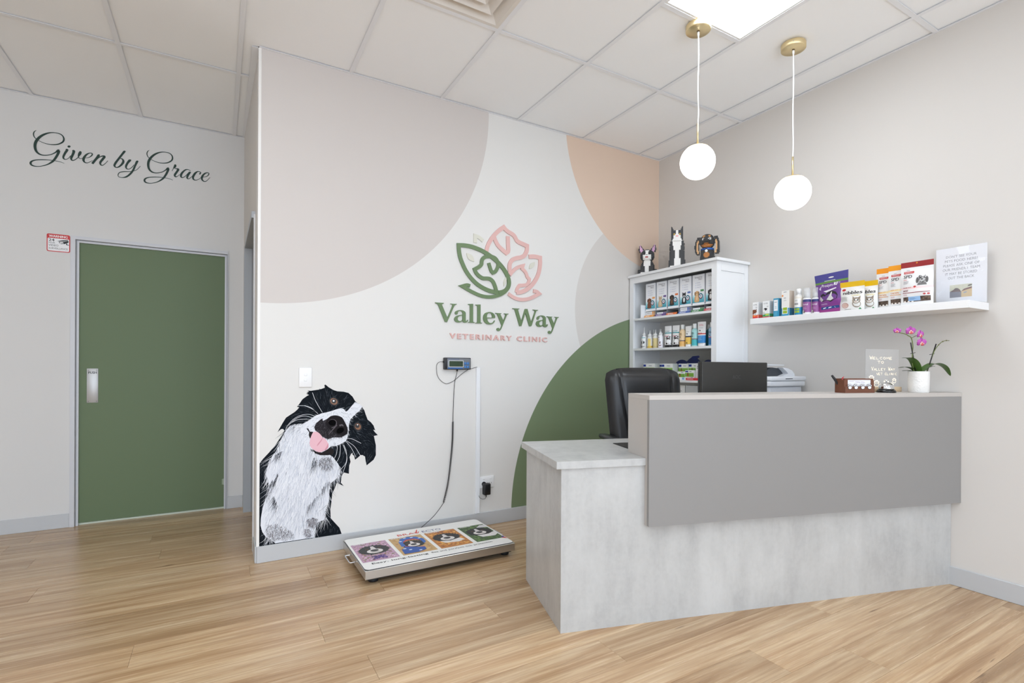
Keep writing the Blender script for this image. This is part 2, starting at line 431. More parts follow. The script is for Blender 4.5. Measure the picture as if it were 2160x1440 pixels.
LP=[[[-16940,19577,289],[-16885,19858,290],[-16745,20193,291],[-16533,20539,292],[-16224,20920,294],[-15888,21245,296],[-15557,21493,298],[-15399,21334,299],[-15151,21195,300],[-14852,21084,302],[-14651,20950,303],[-14498,20717,304],[-14371,20602,305],[-14091,20506,307],[-13567,20373,310],[-13586,20039,310],[-13702,19760,309],[-13855,19588,308],[-14136,19447,306],[-14490,19355,304],[-14790,19208,302],[-14988,18983,301],[-15056,18737,301],[-15045,18435,301],[-15023,18176,301]],[[-16343,20691,293],[-16221,20409,294],[-16002,20094,295],[-15684,19854,297],[-15339,19636,299],[-15167,19808,300],[-15185,20282,300],[-15209,20876,300]],[[-13407,19586,311],[-12895,19648,314],[-12408,19613,317],[-12405,19102,317],[-12517,18485,316],[-12752,17970,315],[-13169,17443,312],[-13659,17071,309],[-14119,16876,306],[-14474,16822,304]],[[-14474,16822,248],[-14400,17099,248],[-14214,17368,249],[-13867,17407,251],[-13549,17496,252],[-13389,17735,253],[-13354,17902,253],[-13542,18076,253],[-13636,18310,252],[-13797,18493,251],[-13977,18620,250],[-13917,18855,251],[-14309,18718,249],[-14610,18521,247],[-14844,18289,246],[-15042,18044,245]],[[-15148,16683,256],[-14823,16499,257],[-14420,16363,259],[-13963,16334,262],[-13448,16423,264],[-12980,16613,267],[-12480,16887,270],[-12693,17014,268],[-13009,17056,267]]]
LC=[[[-17829,20069,253],[-17832,20557,252],[-17522,20485,254],[-17208,20274,256]]]
LL=[[[-18500,19269],[-18481,19151],[-18453,19040],[-18411,18945],[-18348,18867],[-18262,18811],[-18156,18773],[-18035,18749],[-17904,18733],[-17923,18852],[-17951,18964],[-17995,19060],[-18058,19137],[-18144,19194],[-18250,19231],[-18371,19254]],[[-12882,19253],[-13002,19215],[-13113,19172],[-13207,19119],[-13280,19054],[-13329,18976],[-13356,18886],[-13367,18786],[-13370,18681],[-13250,18718],[-13140,18761],[-13046,18813],[-12973,18877],[-12923,18956],[-12895,19047],[-12884,19147]],[[-15328,17922],[-15393,17835],[-15452,17748],[-15499,17659],[-15531,17568],[-15547,17476],[-15548,17381],[-15537,17286],[-15521,17189],[-15456,17275],[-15398,17363],[-15350,17451],[-15318,17542],[-15302,17635],[-15301,17730],[-15312,17826]]]
VW=[[[[-20800,15666],[-20504,15663],[-20183,15669],[-20206,15616],[-20302,15565],[-20309,15509],[-19913,14667],[-19542,15536],[-19567,15598],[-19713,15633],[-19689,15657],[-19469,15654],[-19224,15666],[-19249,15619],[-19366,15570],[-19420,15498],[-19907,14442],[-19971,14394],[-20063,14396],[-20116,14438],[-20586,15479],[-20646,15553],[-20788,15611]]],[[[-19368,15014],[-19332,15118],[-19197,15206],[-18975,15253],[-18751,15232],[-18601,15149],[-18550,15026],[-18548,14590],[-18517,14495],[-18459,14507],[-18422,14596],[-18367,14599],[-18404,14482],[-18496,14418],[-18621,14391],[-18734,14431],[-18797,14527],[-18871,14448],[-19020,14395],[-19168,14388],[-19315,14437],[-19402,14569],[-19390,14683],[-19317,14778],[-19170,14861],[-18787,14955],[-18788,15058],[-18838,15147],[-18950,15197],[-19074,15174],[-19157,15083],[-19151,14992],[-19208,14932],[-19306,14926]],[[-18787,14898],[-19022,14828],[-19133,14742],[-19157,14627],[-19119,14527],[-18995,14487],[-18872,14516],[-18797,14589]]],[[[-18366,15716],[-17986,15753],[-17979,14572],[-17953,14481],[-17858,14462],[-17868,14422],[-18358,14415],[-18358,14447],[-18257,14478],[-18225,14560],[-18226,15552],[-18264,15642],[-18353,15666]]],[[[-17794,15707],[-17408,15744],[-17401,14555],[-17374,14462],[-17278,14444],[-17289,14403],[-17786,14396],[-17786,14429],[-17684,14459],[-17651,14542],[-17652,15542],[-17691,15633],[-17781,15657]]],[[[-17182,14823],[-17144,15012],[-17014,15160],[-16831,15229],[-16647,15252],[-16434,15205],[-16300,15083],[-16233,14944],[-16246,14849],[-16881,14785],[-16841,14629],[-16721,14494],[-16562,14466],[-16404,14533],[-16298,14673],[-16239,14659],[-16350,14488],[-16509,14398],[-16694,14366],[-16905,14391],[-17089,14523],[-17168,14683]],[[-16907,14849],[-16485,14860],[-16473,14979],[-16540,15140],[-16673,15199],[-16804,15149],[-16882,15027]]],[[[-16216,15220],[-16001,15214],[-15718,15220],[-15731,15188],[-15798,15149],[-15785,15090],[-15551,14684],[-15377,15125],[-15418,15170],[-15514,15184],[-15500,15218],[-15350,15217],[-15117,15223],[-15144,15181],[-15240,15132],[-15294,15057],[-15590,14395],[-15697,14151],[-15791,14004],[-15885,13929],[-15993,13925],[-16087,13968],[-16107,14051],[-16062,14124],[-15968,14152],[-15900,14119],[-15873,14060],[-15819,14063],[-15765,14172],[-15699,14342],[-16027,15041],[-16081,15133],[-16202,15174]]],[[[-14815,15639],[-14522,15645],[-14199,15648],[-14227,15615],[-14311,15573],[-14319,15500],[-14037,14711],[-13764,15558],[-13716,15659],[-13530,15658],[-13495,15586],[-13177,14679],[-12862,15513],[-12898,15585],[-13052,15620],[-13053,15650],[-12805,15645],[-12570,15649],[-12599,15603],[-12716,15559],[-12774,15468],[-13118,14509],[-13175,14407],[-13262,14379],[-13349,14400],[-13378,14460],[-13700,15353],[-14007,14443],[-14050,14393],[-14120,14365],[-14191,14374],[-14219,14422],[-14591,15484],[-14661,15564],[-14801,15604]]],[[[-12683,14989],[-12654,15102],[-12508,15197],[-12271,15253],[-12033,15223],[-11898,15130],[-11876,15018],[-11873,14591],[-11833,14498],[-11789,14520],[-11759,14597],[-11690,14595],[-11728,14472],[-11833,14392],[-11982,14373],[-12102,14430],[-12133,14529],[-12236,14424],[-12414,14372],[-12620,14407],[-12753,14550],[-12725,14701],[-12594,14819],[-12120,14930],[-12121,15056],[-12181,15152],[-12330,15194],[-12463,15137],[-12477,15012],[-12550,14909],[-12653,14911]],[[-12120,14868],[-12357,14793],[-12469,14688],[-12468,14564],[-12385,14493],[-12237,14499],[-12133,14579]]],[[[-11778,15212],[-11561,15204],[-11274,15210],[-11288,15177],[-11356,15137],[-11342,15077],[-11106,14661],[-10929,15111],[-10971,15158],[-11068,15172],[-11054,15207],[-10902,15205],[-10667,15211],[-10694,15167],[-10791,15118],[-10846,15041],[-11145,14365],[-11253,14116],[-11348,13966],[-11443,13889],[-11552,13885],[-11648,13930],[-11667,14015],[-11621,14089],[-11526,14118],[-11458,14084],[-11430,14024],[-11376,14026],[-11322,14138],[-11255,14312],[-11587,15028],[-11642,15122],[-11764,15164]]]]
D_SIL=[[-31401,950],[-31422,5646],[-31200,5959],[-30882,6309],[-30581,6665],[-30381,6988],[-30172,7322],[-30085,7529],[-30156,7622],[-30261,7616],[-30453,7446],[-30314,7715],[-30175,7978],[-30000,8278],[-29787,8424],[-29537,8589],[-29394,8720],[-29286,8853],[-29413,8908],[-29287,9049],[-29106,9337],[-28851,9527],[-28740,9584],[-28906,9655],[-28796,9704],[-28889,9745],[-28741,9782],[-28834,9850],[-28631,9831],[-28146,9901],[-28165,9950],[-28089,9916],[-27844,10004],[-27875,10165],[-27806,10192],[-27615,10021],[-27345,9855],[-27112,9770],[-26760,9743],[-26443,9655],[-26202,9423],[-26040,9131],[-25838,8959],[-25634,8787],[-25469,8532],[-25386,8279],[-25261,7939],[-25053,7762],[-24885,7544],[-24800,7287],[-24746,7233],[-24905,7272],[-24800,7119],[-24610,6918],[-24861,6879],[-24797,6572],[-24732,6273],[-24729,5641],[-24874,5359],[-25307,5042],[-25371,5319],[-25413,5614],[-25577,5719],[-25700,5721],[-25821,5607],[-26030,5459],[-26083,5711],[-26184,5802],[-26185,5925],[-26284,5830],[-26363,5652],[-26302,5359],[-26380,5120],[-26398,4621],[-26706,4731],[-26834,4510],[-26875,4112],[-26701,3891],[-27133,4140],[-27217,3859],[-27385,3501],[-27425,3017],[-27487,2537],[-27463,2002],[-27228,1701],[-26948,1346],[-26817,950]]
D_CHEST=[[-29135,7808],[-29461,7786],[-29749,7801],[-29961,7580],[-30136,7242],[-30310,6830],[-30500,6344],[-30758,6020],[-30954,5435],[-31027,5108],[-30969,4683],[-30816,4163],[-30890,3920],[-31058,3606],[-31206,3165],[-31297,2553],[-31314,2139],[-31219,1749],[-31030,1426],[-30802,1264],[-30535,988],[-29524,985],[-28965,988],[-28436,984],[-28357,1474],[-28256,1853],[-27737,1997],[-27801,2403],[-27698,2743],[-27595,3172],[-27576,3657],[-27494,4135],[-27028,4486],[-26944,4924],[-27075,5339],[-27375,5765],[-27756,6062],[-28584,6171]]
D_GAPS=[[[-28501,5859],[-28213,5879],[-28294,5492],[-28477,5203],[-28560,5472]],[[-30723,4699],[-30609,4645],[-30739,4112],[-30834,3955],[-30910,4174]],[[-30757,3862],[-30662,3808],[-30430,3316],[-30410,3017],[-30545,3330]],[[-30438,5049],[-30361,4999],[-30551,4554],[-30608,4602]],[[-30175,6381],[-30097,6332],[-30520,6070],[-30558,6136]],[[-27706,4379],[-27495,4268],[-27746,3897],[-28161,3681],[-27913,3960]],[[-28325,3438],[-28036,3623],[-28447,3191],[-28811,2716],[-28812,2934]]]
D_DARK=[[[-28170,5612],[-27922,5811],[-27502,5732],[-27331,5317],[-27499,4978],[-27918,5018],[-28127,5257]],[[-31032,1971],[-30806,2146],[-30463,2137],[-30038,1904],[-29684,1593],[-29505,1265],[-29504,1007],[-30072,995],[-30497,1023],[-30727,1335],[-30955,1624]],[[-28809,2152],[-28483,2214],[-28236,2069],[-28317,1818],[-28562,1680],[-28726,1835]],[[-28967,1568],[-28725,1574],[-28601,1294],[-28682,1037],[-28845,1333]]]
D_MUZ=[[-29244,7735],[-29063,7882],[-28843,7989],[-28586,8175],[-28326,8342],[-28026,8449],[-27760,8498],[-27454,8567],[-27184,8658],[-26951,8710],[-26754,8682],[-26596,8493],[-26477,8570],[-26279,8809],[-26060,9069],[-25838,8968],[-25613,8765],[-25755,8542],[-25996,8345],[-26156,8187],[-26335,7990],[-26413,7707],[-26423,7297],[-26489,6932],[-26587,6673],[-26940,6493],[-27173,6409],[-27444,6428],[-27673,6244],[-28089,6036],[-28390,6140],[-28688,6401],[-28911,6811],[-29169,7260]]
D_MDARK=[[-28434,7652],[-28324,7885],[-28137,8035],[-27986,8147],[-27948,7986],[-27720,8095],[-27491,8266],[-27182,8293],[-26830,8156],[-26592,7716],[-26479,7382],[-26529,7099],[-26863,6915],[-27331,6946],[-27638,6865],[-27829,6938],[-28019,7070],[-28246,7323],[-28396,7451]]
D_NOSE=[[-27757,7936],[-27644,8132],[-27472,8265],[-27182,8293],[-26870,8170],[-26672,7883],[-26491,7424],[-26530,7140],[-26746,7010],[-27021,7068],[-27235,7223],[-27448,7357],[-27603,7526],[-27737,7735]]
D_NOSTRIL=[[[-27180,7847],[-27191,7790],[-27223,7740],[-27272,7701],[-27334,7678],[-27404,7673],[-27473,7686],[-27535,7715],[-27584,7759],[-27616,7812],[-27627,7870],[-27617,7926],[-27585,7976],[-27536,8015],[-27474,8038],[-27405,8044],[-27336,8032],[-27274,8002],[-27224,7959],[-27191,7905]],[[-26730,7453],[-26715,7400],[-26722,7341],[-26750,7284],[-26797,7232],[-26856,7192],[-26924,7168],[-26992,7161],[-27055,7172],[-27106,7200],[-27141,7242],[-27155,7295],[-27148,7353],[-27121,7410],[-27075,7461],[-27016,7501],[-26948,7527],[-26880,7534],[-26816,7523],[-26765,7495]]]
D_NHI=[[[-27624,7930,24],[-27452,8034,63],[-27239,7972,71],[-27161,7806,56],[-27237,7628,48],[-27449,7538,39]],[[-27141,7703,87],[-27372,7433,55],[-27620,7145,31]],[[-26985,7655,104],[-26828,7687,88],[-26749,7601,40]],[[-26865,7241,104],[-26787,7257,40]]]
D_TONGUE=[[-28489,7338],[-28246,7323],[-28038,7111],[-27962,6966],[-27848,6939],[-27694,6708],[-27616,6441],[-27749,6250],[-28090,6096],[-28390,6219],[-28615,6435],[-28697,6678],[-28636,7030]]
D_TSH=[[[-27962,6966,23],[-28055,6793,62],[-28205,6603,70],[-28279,6489,23]],[[-27636,6603,24],[-27693,6366,118],[-27825,6216,62]]]
D_MOUTH=[[[-28878,7577],[-28786,7592],[-28693,7389],[-28489,7357],[-28618,7068],[-28673,6953],[-28747,7155],[-28730,7352]],[[-28540,6310],[-28315,6154],[-28014,6078],[-27749,6190],[-27597,6299],[-27404,6264],[-27288,6094],[-27403,5901],[-27709,5885],[-28089,5917],[-28390,6060]]]
D_EYES=[[[[-27043,9016],[-27085,8952],[-27151,8907],[-27233,8886],[-27324,8890],[-27414,8920],[-27495,8972],[-27559,9040],[-27600,9120],[-27614,9201],[-27599,9278],[-27557,9342],[-27493,9387],[-27411,9409],[-27320,9405],[-27230,9376],[-27148,9325],[-27083,9256],[-27042,9176],[-27028,9093]],[[-27120,9033],[-27156,8989],[-27208,8961],[-27271,8952],[-27338,8962],[-27403,8991],[-27459,9035],[-27502,9091],[-27527,9153],[-27531,9214],[-27515,9269],[-27479,9313],[-27428,9341],[-27366,9351],[-27299,9341],[-27234,9312],[-27177,9268],[-27133,9212],[-27108,9150],[-27104,9089]],[[-27179,9164],[-27185,9121],[-27205,9083],[-27236,9054],[-27275,9036],[-27318,9030],[-27361,9038],[-27399,9059],[-27430,9090],[-27450,9129],[-27457,9172],[-27451,9214],[-27431,9252],[-27401,9281],[-27362,9300],[-27319,9305],[-27276,9297],[-27237,9277],[-27206,9245],[-27186,9206]],[[-27276,9187],[-27278,9171],[-27286,9156],[-27298,9145],[-27313,9138],[-27330,9136],[-27346,9139],[-27362,9147],[-27374,9159],[-27381,9173],[-27384,9190],[-27381,9206],[-27374,9220],[-27362,9232],[-27347,9239],[-27330,9241],[-27314,9238],[-27298,9230],[-27286,9218],[-27279,9203]]],[[[-25716,7281],[-25791,7253],[-25874,7253],[-25956,7280],[-26029,7332],[-26087,7403],[-26124,7487],[-26136,7575],[-26122,7660],[-26084,7732],[-26025,7785],[-25950,7814],[-25868,7815],[-25786,7788],[-25712,7737],[-25653,7666],[-25616,7581],[-25604,7492],[-25618,7407],[-25656,7334]],[[-25757,7353],[-25808,7334],[-25866,7335],[-25923,7355],[-25975,7392],[-26016,7444],[-26043,7503],[-26052,7566],[-26043,7626],[-26018,7677],[-25977,7713],[-25926,7732],[-25868,7732],[-25811,7713],[-25759,7675],[-25717,7624],[-25690,7564],[-25681,7501],[-25690,7441],[-25716,7390]],[[-25774,7566],[-25780,7528],[-25798,7494],[-25827,7468],[-25863,7453],[-25903,7449],[-25943,7457],[-25979,7477],[-26008,7506],[-26026,7541],[-26033,7580],[-26026,7618],[-26008,7651],[-25980,7677],[-25944,7693],[-25904,7697],[-25864,7689],[-25828,7669],[-25799,7640],[-25780,7605]],[[-25855,7645],[-25857,7633],[-25862,7623],[-25870,7615],[-25880,7611],[-25892,7609],[-25903,7612],[-25913,7618],[-25921,7626],[-25926,7637],[-25928,7648],[-25926,7660],[-25921,7670],[-25913,7678],[-25903,7683],[-25892,7684],[-25881,7681],[-25871,7676],[-25862,7667],[-25857,7656]]]]
D_WH=[[[-30049,7507,20],[-29891,7847,20],[-29536,8218,21],[-29138,8396,21],[-28735,8419,21],[-28400,8286,21]],[[-29856,7845,20],[-29427,8213,21],[-28992,8331,21],[-28549,8213,21]],[[-29377,8954,21],[-28995,8941,21],[-28551,8728,21],[-28233,8437,21]],[[-28995,8961,21],[-28626,8810,21],[-28327,8521,21]],[[-28556,9719,21],[-28367,9198,21],[-27988,8507,21]],[[-26528,6853,22],[-26149,6746,22],[-25663,6465,23]],[[-26586,6652,22],[-26266,6219,22],[-25982,5620,22]],[[-26547,6691,22],[-26066,6287,22],[-25720,5723,23]],[[-27095,6403,22],[-27170,5882,22],[-27477,5302,22]],[[-26920,6431,22],[-26975,5744,22],[-27322,5167,22]],[[-26724,6458,22],[-26563,5996,22],[-26580,5343,22],[-26951,4888,22]],[[-26743,6418,22],[-26522,5584,22],[-26754,4747,22]],[[-29678,7991,21],[-29355,8132,21],[-28844,8147,21]]]
# ================================================================== THE SETTING
def paint(name, rgb, rough=0.75):
    t = NT(name, rough, 0.3)
    n = t.noise(t.tc.outputs['Object'], 1.3, 2)
    c = lin(rgb)
    t.color(t.mix(n, tuple(x * 0.985 for x in c), tuple(min(1, x * 1.01) for x in c)))
    t.bump(t.noise(t.tc.outputs['Object'], 260, 2), 0.04, 0.001)
    return t.m
WALL_PAINT = paint('warm_white_wall_paint', (215, 211, 206))
GREY_PAINT = paint('cool_grey_white_wall_paint', (217, 216, 214))
SKIRT = M((193, 195, 197), 0.28, spec=.6)
FRAME_GREY = M((205, 206, 210), 0.35, spec=.5)

# mural vinyl: white wall with four plain coloured discs, printed flat
def mural():
    t = NT('printed_mural_vinyl', 0.6, 0.35)
    sep = t.n('ShaderNodeSeparateXYZ'); t.l(t.tc.outputs['Object'], sep.inputs[0])
    x, z = sep.outputs[0], sep.outputs[2]
    def disc(cx, cz, r):
        dx = t.math('SUBTRACT', x, cx); dz = t.math('SUBTRACT', z, cz)
        d = t.math('SQRT', t.math('ADD', t.math('MULTIPLY', dx, dx), t.math('MULTIPLY', dz, dz)))
        return t.math('MULTIPLY', t.math('SUBTRACT', r + 0.0005, d), 1000.0, clamp=True)
    c = t.mix(disc(-3.124, 2.939, 1.4444), lin((225, 223, 219)), lin((208, 201, 196)))
    c = t.mix(disc(-0.057, 1.597, 0.8495), c, lin((212, 207, 201)))
    c = t.mix(disc(0.114, 3.073, 1.1217), c, lin((222, 198, 178)))
    c = t.mix(disc(0.047, 0.065, 1.524), c, lin((120, 136, 104)))
    t.color(c)
    t.bump(t.noise(t.tc.outputs['Object'], 420, 2), 0.03, 0.001)
    return t.m
MURAL = mural()

b = MB(); b.box(XA, 0.12, 0.0, 0.11, 0, H + .05, MURAL)
structure(b.build('wall_back'))
b = MB(); b.box(0, 0.12, -6.4, 0.0, 0, H + .05, WALL_PAINT)
structure(b.build('wall_right'))
# wall with the green door: pieces around the door hole
DX0, DX1, DZ = -4.235, -3.281, 2.030       # outer edges of the door frame
b = MB()
b.box(-7.4, DX0, YL, YL + .1, 0, H + .05, GREY_PAINT)
b.box(DX0, DX1, YL, YL + .1, DZ, H + .05, GREY_PAINT)
b.box(DX1, -3.04, YL, YL + .1, 0, H + .05, GREY_PAINT)
structure(b.build('wall_left'))
# return wall between the mural and the door wall, with the side doorway
b = MB()
def ret(y): return XA - 0.022 * y / YL      # the return wall runs very slightly out of square
def ret_piece(y0, y1, z0, z1):
    vs = [(ret(y), y, z) for z in (z0, z1) for y in (y0, y1)] + [(ret(y) + .1, y, z) for z in (z0, z1) for y in (y0, y1)]
    b.add(vs, [(0, 2, 3, 1), (4, 5, 7, 6), (0, 1, 5, 4), (2, 6, 7, 3), (0, 4, 6, 2), (1, 3, 7, 5)], WALL_PAINT)
SY0, SY1, SZ = 0.235, 1.225, 2.055
ret_piece(0.1101, SY0, 0, H + .05); ret_piece(SY0, SY1, SZ, H + .05); ret_piece(SY1, YL, 0, H + .05)
structure(b.build('wall_side'))
# passage beyond the side doorway
b = MB()
b.box(-3.04, -1.2, YL, YL + .1, 0, H + .05, WALL_PAINT); b.box(-1.3, -1.2, .11, YL, 0, H + .05, WALL_PAINT)
structure(b.build('wall_passage'))
# the rest of the waiting room behind the camera, with its shopfront
b = MB(); b.box(-7.5, -7.4, -6.4, YL + .1, 0, H + .05, WALL_PAINT); structure(b.build('wall_west'))
b = MB()
b.box(-7.4, -6.7, -6.4, -6.3, 0, H + .05, WALL_PAINT); b.box(-0.7, 0, -6.4, -6.3, 0, H + .05, WALL_PAINT)
b.box(-6.7, -0.7, -6.4, -6.3, 2.65, H + .05, WALL_PAINT); b.box(-6.7, -0.7, -6.4, -6.3, 0, 0.12, WALL_PAINT)
structure(b.build('wall_front'))
b = MB()
for x in (-6.7, -5.2, -3.7, -2.2, -0.75): b.box(x, x + .05, -6.38, -6.32, .12, 2.65, FRAME_GREY)
b.box(-6.7, -.7, -6.38, -6.32, .12, .17, FRAME_GREY); b.box(-6.7, -.7, -6.38, -6.32, 2.6, 2.65, FRAME_GREY)
structure(b.build('window_1'))

# ---- skirting boards
def skirt(name, x0, x1, y0, y1):
    b = MB(); b.rbox(x0, x1, y0, y1, 0, 0.0955, SKIRT, .002, 1, smooth=False); structure(b.build(name))
skirt('baseboard_back', XA - .001, 0, -.010, 0)
skirt('baseboard_right', -.010, 0, -6.3, -2.10)
skirt('baseboard_left', -7.4, DX0, YL - .010, YL)
skirt('baseboard_nib', DX1, ret(YL), YL - .010, YL)
skirt('baseboard_side', XA - .011, XA, -.001, SY0 - .03)
# ---- white corner bead on the end of the mural wall
b = MB(); b.box(XA - .003, XA + .012, -.003, 0.0, .0955, H, M((238, 236, 232), .4)); b.box(XA - .003, XA, 0.0, .03, .0955, H, M((238, 236, 232), .4))
structure(b.build('trim_1'))

# ---- floor: vinyl planks, each a part
def wood():
    t = NT('oak_look_vinyl_plank', 0.36, 0.5)
    oi = t.n('ShaderNodeObjectInfo')
    geo = t.n('ShaderNodeNewGeometry')
    wn = t.n('ShaderNodeTexWhiteNoise'); wn.noise_dimensions = '1D'; t.l(oi.outputs['Random'], wn.inputs['W'])
    off = t.n('ShaderNodeVectorMath', operation='SCALE'); t.l(wn.outputs['Color'], off.inputs[0]); off.inputs['Scale'].default_value = 40
    pos = t.n('ShaderNodeVectorMath', operation='ADD'); t.l(t.tc.outputs['Object'], pos.inputs[0]); t.l(off.outputs[0], pos.inputs[1])
    p = pos.outputs[0]
    band = t.noise(t.mapping(p, (0.5, 11, 1)), 1.6, 5, .62, .7)
    grain = t.noise(t.mapping(p, (2.2, 85, 1)), 1.0, 5, .65, .3)
    fine = t.noise(t.mapping(p, (6, 330, 1)), 1.0, 3, .6)
    swirl = t.noise(t.mapping(p, (1.4, 14, 1)), 1.0, 3, .55, 1.8)
    c = t.ramp(band, [(.26, lin((142, 107, 74))), (.42, lin((182, 148, 110))), (.57, lin((207, 178, 141))), (.75, lin((220, 195, 161)))])
    c = t.mix(t.math('MULTIPLY', t.ramp(grain, [(.30, (1, 1, 1)), (.55, (0, 0, 0))]), .5), c, lin((140, 102, 68)))
    c = t.mix(t.math('MULTIPLY', t.ramp(swirl, [(.36, (1, 1, 1)), (.46, (0, 0, 0))]), .30), c, lin((160, 126, 92)))
    c = t.mix(t.math('MULTIPLY', fine, .22), c, lin((190, 158, 124)))
    # sparse dark checks and knots
    kn = t.noise(t.mapping(p, (2.6, 26, 1)), 1.0, 2, .4, .4)
    c = t.mix(t.math('MULTIPLY', t.ramp(kn, [(.735, (0, 0, 0)), (.775, (1, 1, 1))]), .85), c, lin((96, 66, 44)))
    tone = t.math('ADD', t.math('MULTIPLY', oi.outputs['Random'], .22), .86)
    vm = t.n('ShaderNodeVectorMath', operation='SCALE'); t.l(c, vm.inputs[0]); t.l(tone, vm.inputs['Scale'])
    t.color(vm.outputs[0])
    r = t.math('ADD', t.math('MULTIPLY', grain, .12), .20); t.l(r, t.b.inputs['Roughness'])
    t.bump(grain, .05, .001)
    return t.m
WOOD = wood()
b = MB(); b.box(-7.4, 0.0, -6.3, YL + .1, -.06, -.004, M((92, 70, 50), .8))
floor = structure(b.build('floor'))
PW = 0.18; rows = []
y = -0.905
while y > -6.3: y -= PW
known = {(-.185): -3.19, (-.365): -2.908, (-.905): -3.633, (-1.085): -2.96, (-2.165): -1.494}
_pm = {}
rng = random.Random(3)
while y < YL:
    y1 = min(y + PW, YL + .1); y0 = max(y, -6.3)
    st_ = None
    for k, xj in known.items():
        if abs(y - k) < .02: st_ = xj
    L = 1.52 if y0 > -4.2 else 2.6
    x = (st_ if st_ is not None else -rng.random() * L)
    while x > -7.4: x -= L
    while x < 0:
        xa, xb = max(x, -7.4), min(x + L, 0.0)
        if xb - xa > .01:
            g = .0004
            key = (round(xb - xa, 3), round(y1 - y0, 3))
            if key not in _pm:
                q = MB(); hx, hy = (xb - xa) / 2 - g, (y1 - y0) / 2 - g
                q.add([(-hx, -hy, -.004), (hx, -hy, -.004), (hx, hy, -.004), (-hx, hy, -.004), (-hx, -hy, -.0004), (hx, -hy, -.0004), (hx, hy, -.0004), (-hx, hy, -.0004), (-hx + .0008, -hy + .0008, 0), (hx - .0008, -hy + .0008, 0), (hx - .0008, hy - .0008, 0), (-hx + .0008, hy - .0008, 0)],
                      [(8, 9, 10, 11), (4, 5, 9, 8), (5, 6, 10, 9), (6, 7, 11, 10), (7, 4, 8, 11), (0, 1, 5, 4), (1, 2, 6, 5), (2, 3, 7, 6), (3, 0, 4, 7)], WOOD)
                o = q.build('plank', floor, ((xa + xb) / 2, (y0 + y1) / 2, 0)); _pm[key] = o.data
            else: child('plank', _pm[key], floor, ((xa + xb) / 2, (y0 + y1) / 2, 0))
        x += L
    y += PW

# ---- ceiling: lay-in tiles in a tee grid, each tile and tee a part
TILE = paint('ceiling_tile_white', (250, 252, 254), .85)
TEE = M((238, 240, 244), .5)
b = MB(); b.box(-7.5, .12, -6.4, YL + .1, H + .05, H + .1, M((150, 148, 145), .9))
ceiling = structure(b.build('ceiling'))
XG = [-0.243 - .6 * k for k in range(12)]
YG = [.366 - 1.2 * k for k in range(6)]
TW = .012
def tile(x0, x1, y0, y1):
    g = TW - .004
    q = MB(); cx, cy = (x0 + x1) / 2, (y0 + y1) / 2
    hx, hy = (x1 - x0) / 2, (y1 - y0) / 2
    q.box(-hx, hx, -hy, hy, .007, .022, TILE)
    return q.build('ceiling_tile', ceiling, (cx, cy, H))
xs = [-7.4] + sorted(XG) + [0.0]; ys = [-6.3] + sorted(YG) + [YL]
LIGHTS = [(-1.143, -1.734), (-3.543, -1.734), (-5.943, -1.734), (-2.343, -2.934), (-4.743, -2.934), (-1.143, -4.134), (-3.543, -4.134), (-5.943, -4.134)]  # the middle-row panels are unseen, added to lift overhead light on desk and floor
VENT = (-2.343, -1.134)
def room_has(x0, x1, y0, y1):
    return not (y0 > 0 and x0 > XA - .01)
for i in range(len(xs) - 1):
    for j in range(len(ys) - 1):
        x0, x1, y0, y1 = xs[i], xs[i + 1], ys[j], ys[j + 1]
        if x1 - x0 < .02 or y1 - y0 < .02: continue
        if y0 >= -.9 and y1 > 0 and x1 > XA:      # row that the mural wall cuts through
            pieces = []
            if x0 < XA - .03: pieces.append((x0, min(x1, XA - .005), y0, y1))
            if y0 < 0: pieces.append((max(x0, XA - .005), x1, y0, 0.0))
        else: pieces = [(x0, x1, y0, y1)]
        for (a0, a1, c0, c1) in pieces:
            if a1 - a0 < .02 or c1 - c0 < .02: continue
            sub = [(c0, c1)]
            cxm = (a0 + a1) / 2
            for (lx, ly) in LIGHTS + [VENT]:
                if abs(cxm - lx) < .1 and c0 < ly < c1: sub = [(a, b_) for a, b_ in ((c0, (c0 + c1) / 2), ((c0 + c1) / 2, c1)) if not a < ly < b_]
            for (s0, s1) in sub: tile(a0, a1, s0, s1)
def tee(x0, x1, y0, y1):
    cx, cy = (x0 + x1) / 2, (y0 + y1) / 2; hx, hy = (x1 - x0) / 2, (y1 - y0) / 2
    q = MB(); q.box(-hx, hx, -hy, hy, 0, .0016, TEE); q.build('ceiling_tee', ceiling, (cx, cy, H))
for x in XG:
    tee(x - TW, x + TW, -6.3, YL - .017 if x < XA - .02 else -.017)
for y in YG:
    xs2 = sorted(XG); e = ([-7.4] + xs2 + [-.017]) if y < 0 else ([-7.4] + [q for q in xs2 if q < XA] + [XA - .037])
    for i in range(len(e) - 1): tee(e[i] + (TW if i else 0), e[i + 1] - (TW if i < len(e) - 2 else 0), y - TW, y + TW)
for (lx, ly) in LIGHTS + [VENT]:
    yy = [m for m in (-1.434, -2.634, -3.834) if abs(m - ly) < .35][0]
    tee(lx - .3 + TW, lx + .3 - TW, yy - TW, yy + TW)
def angle(x0, x1, y0, y1):
    q = MB(); q.box(x0, x1, y0, y1, 0, .0016, TEE); q.build('wall_angle', ceiling, (0, 0, H))
angle(XA, 0, -.016, 0); angle(-.016, 0, -6.3, -.016); angle(-7.4, XA - .02, YL - .016, YL); angle(XA - .036, XA - .001, .001, YL - .017)

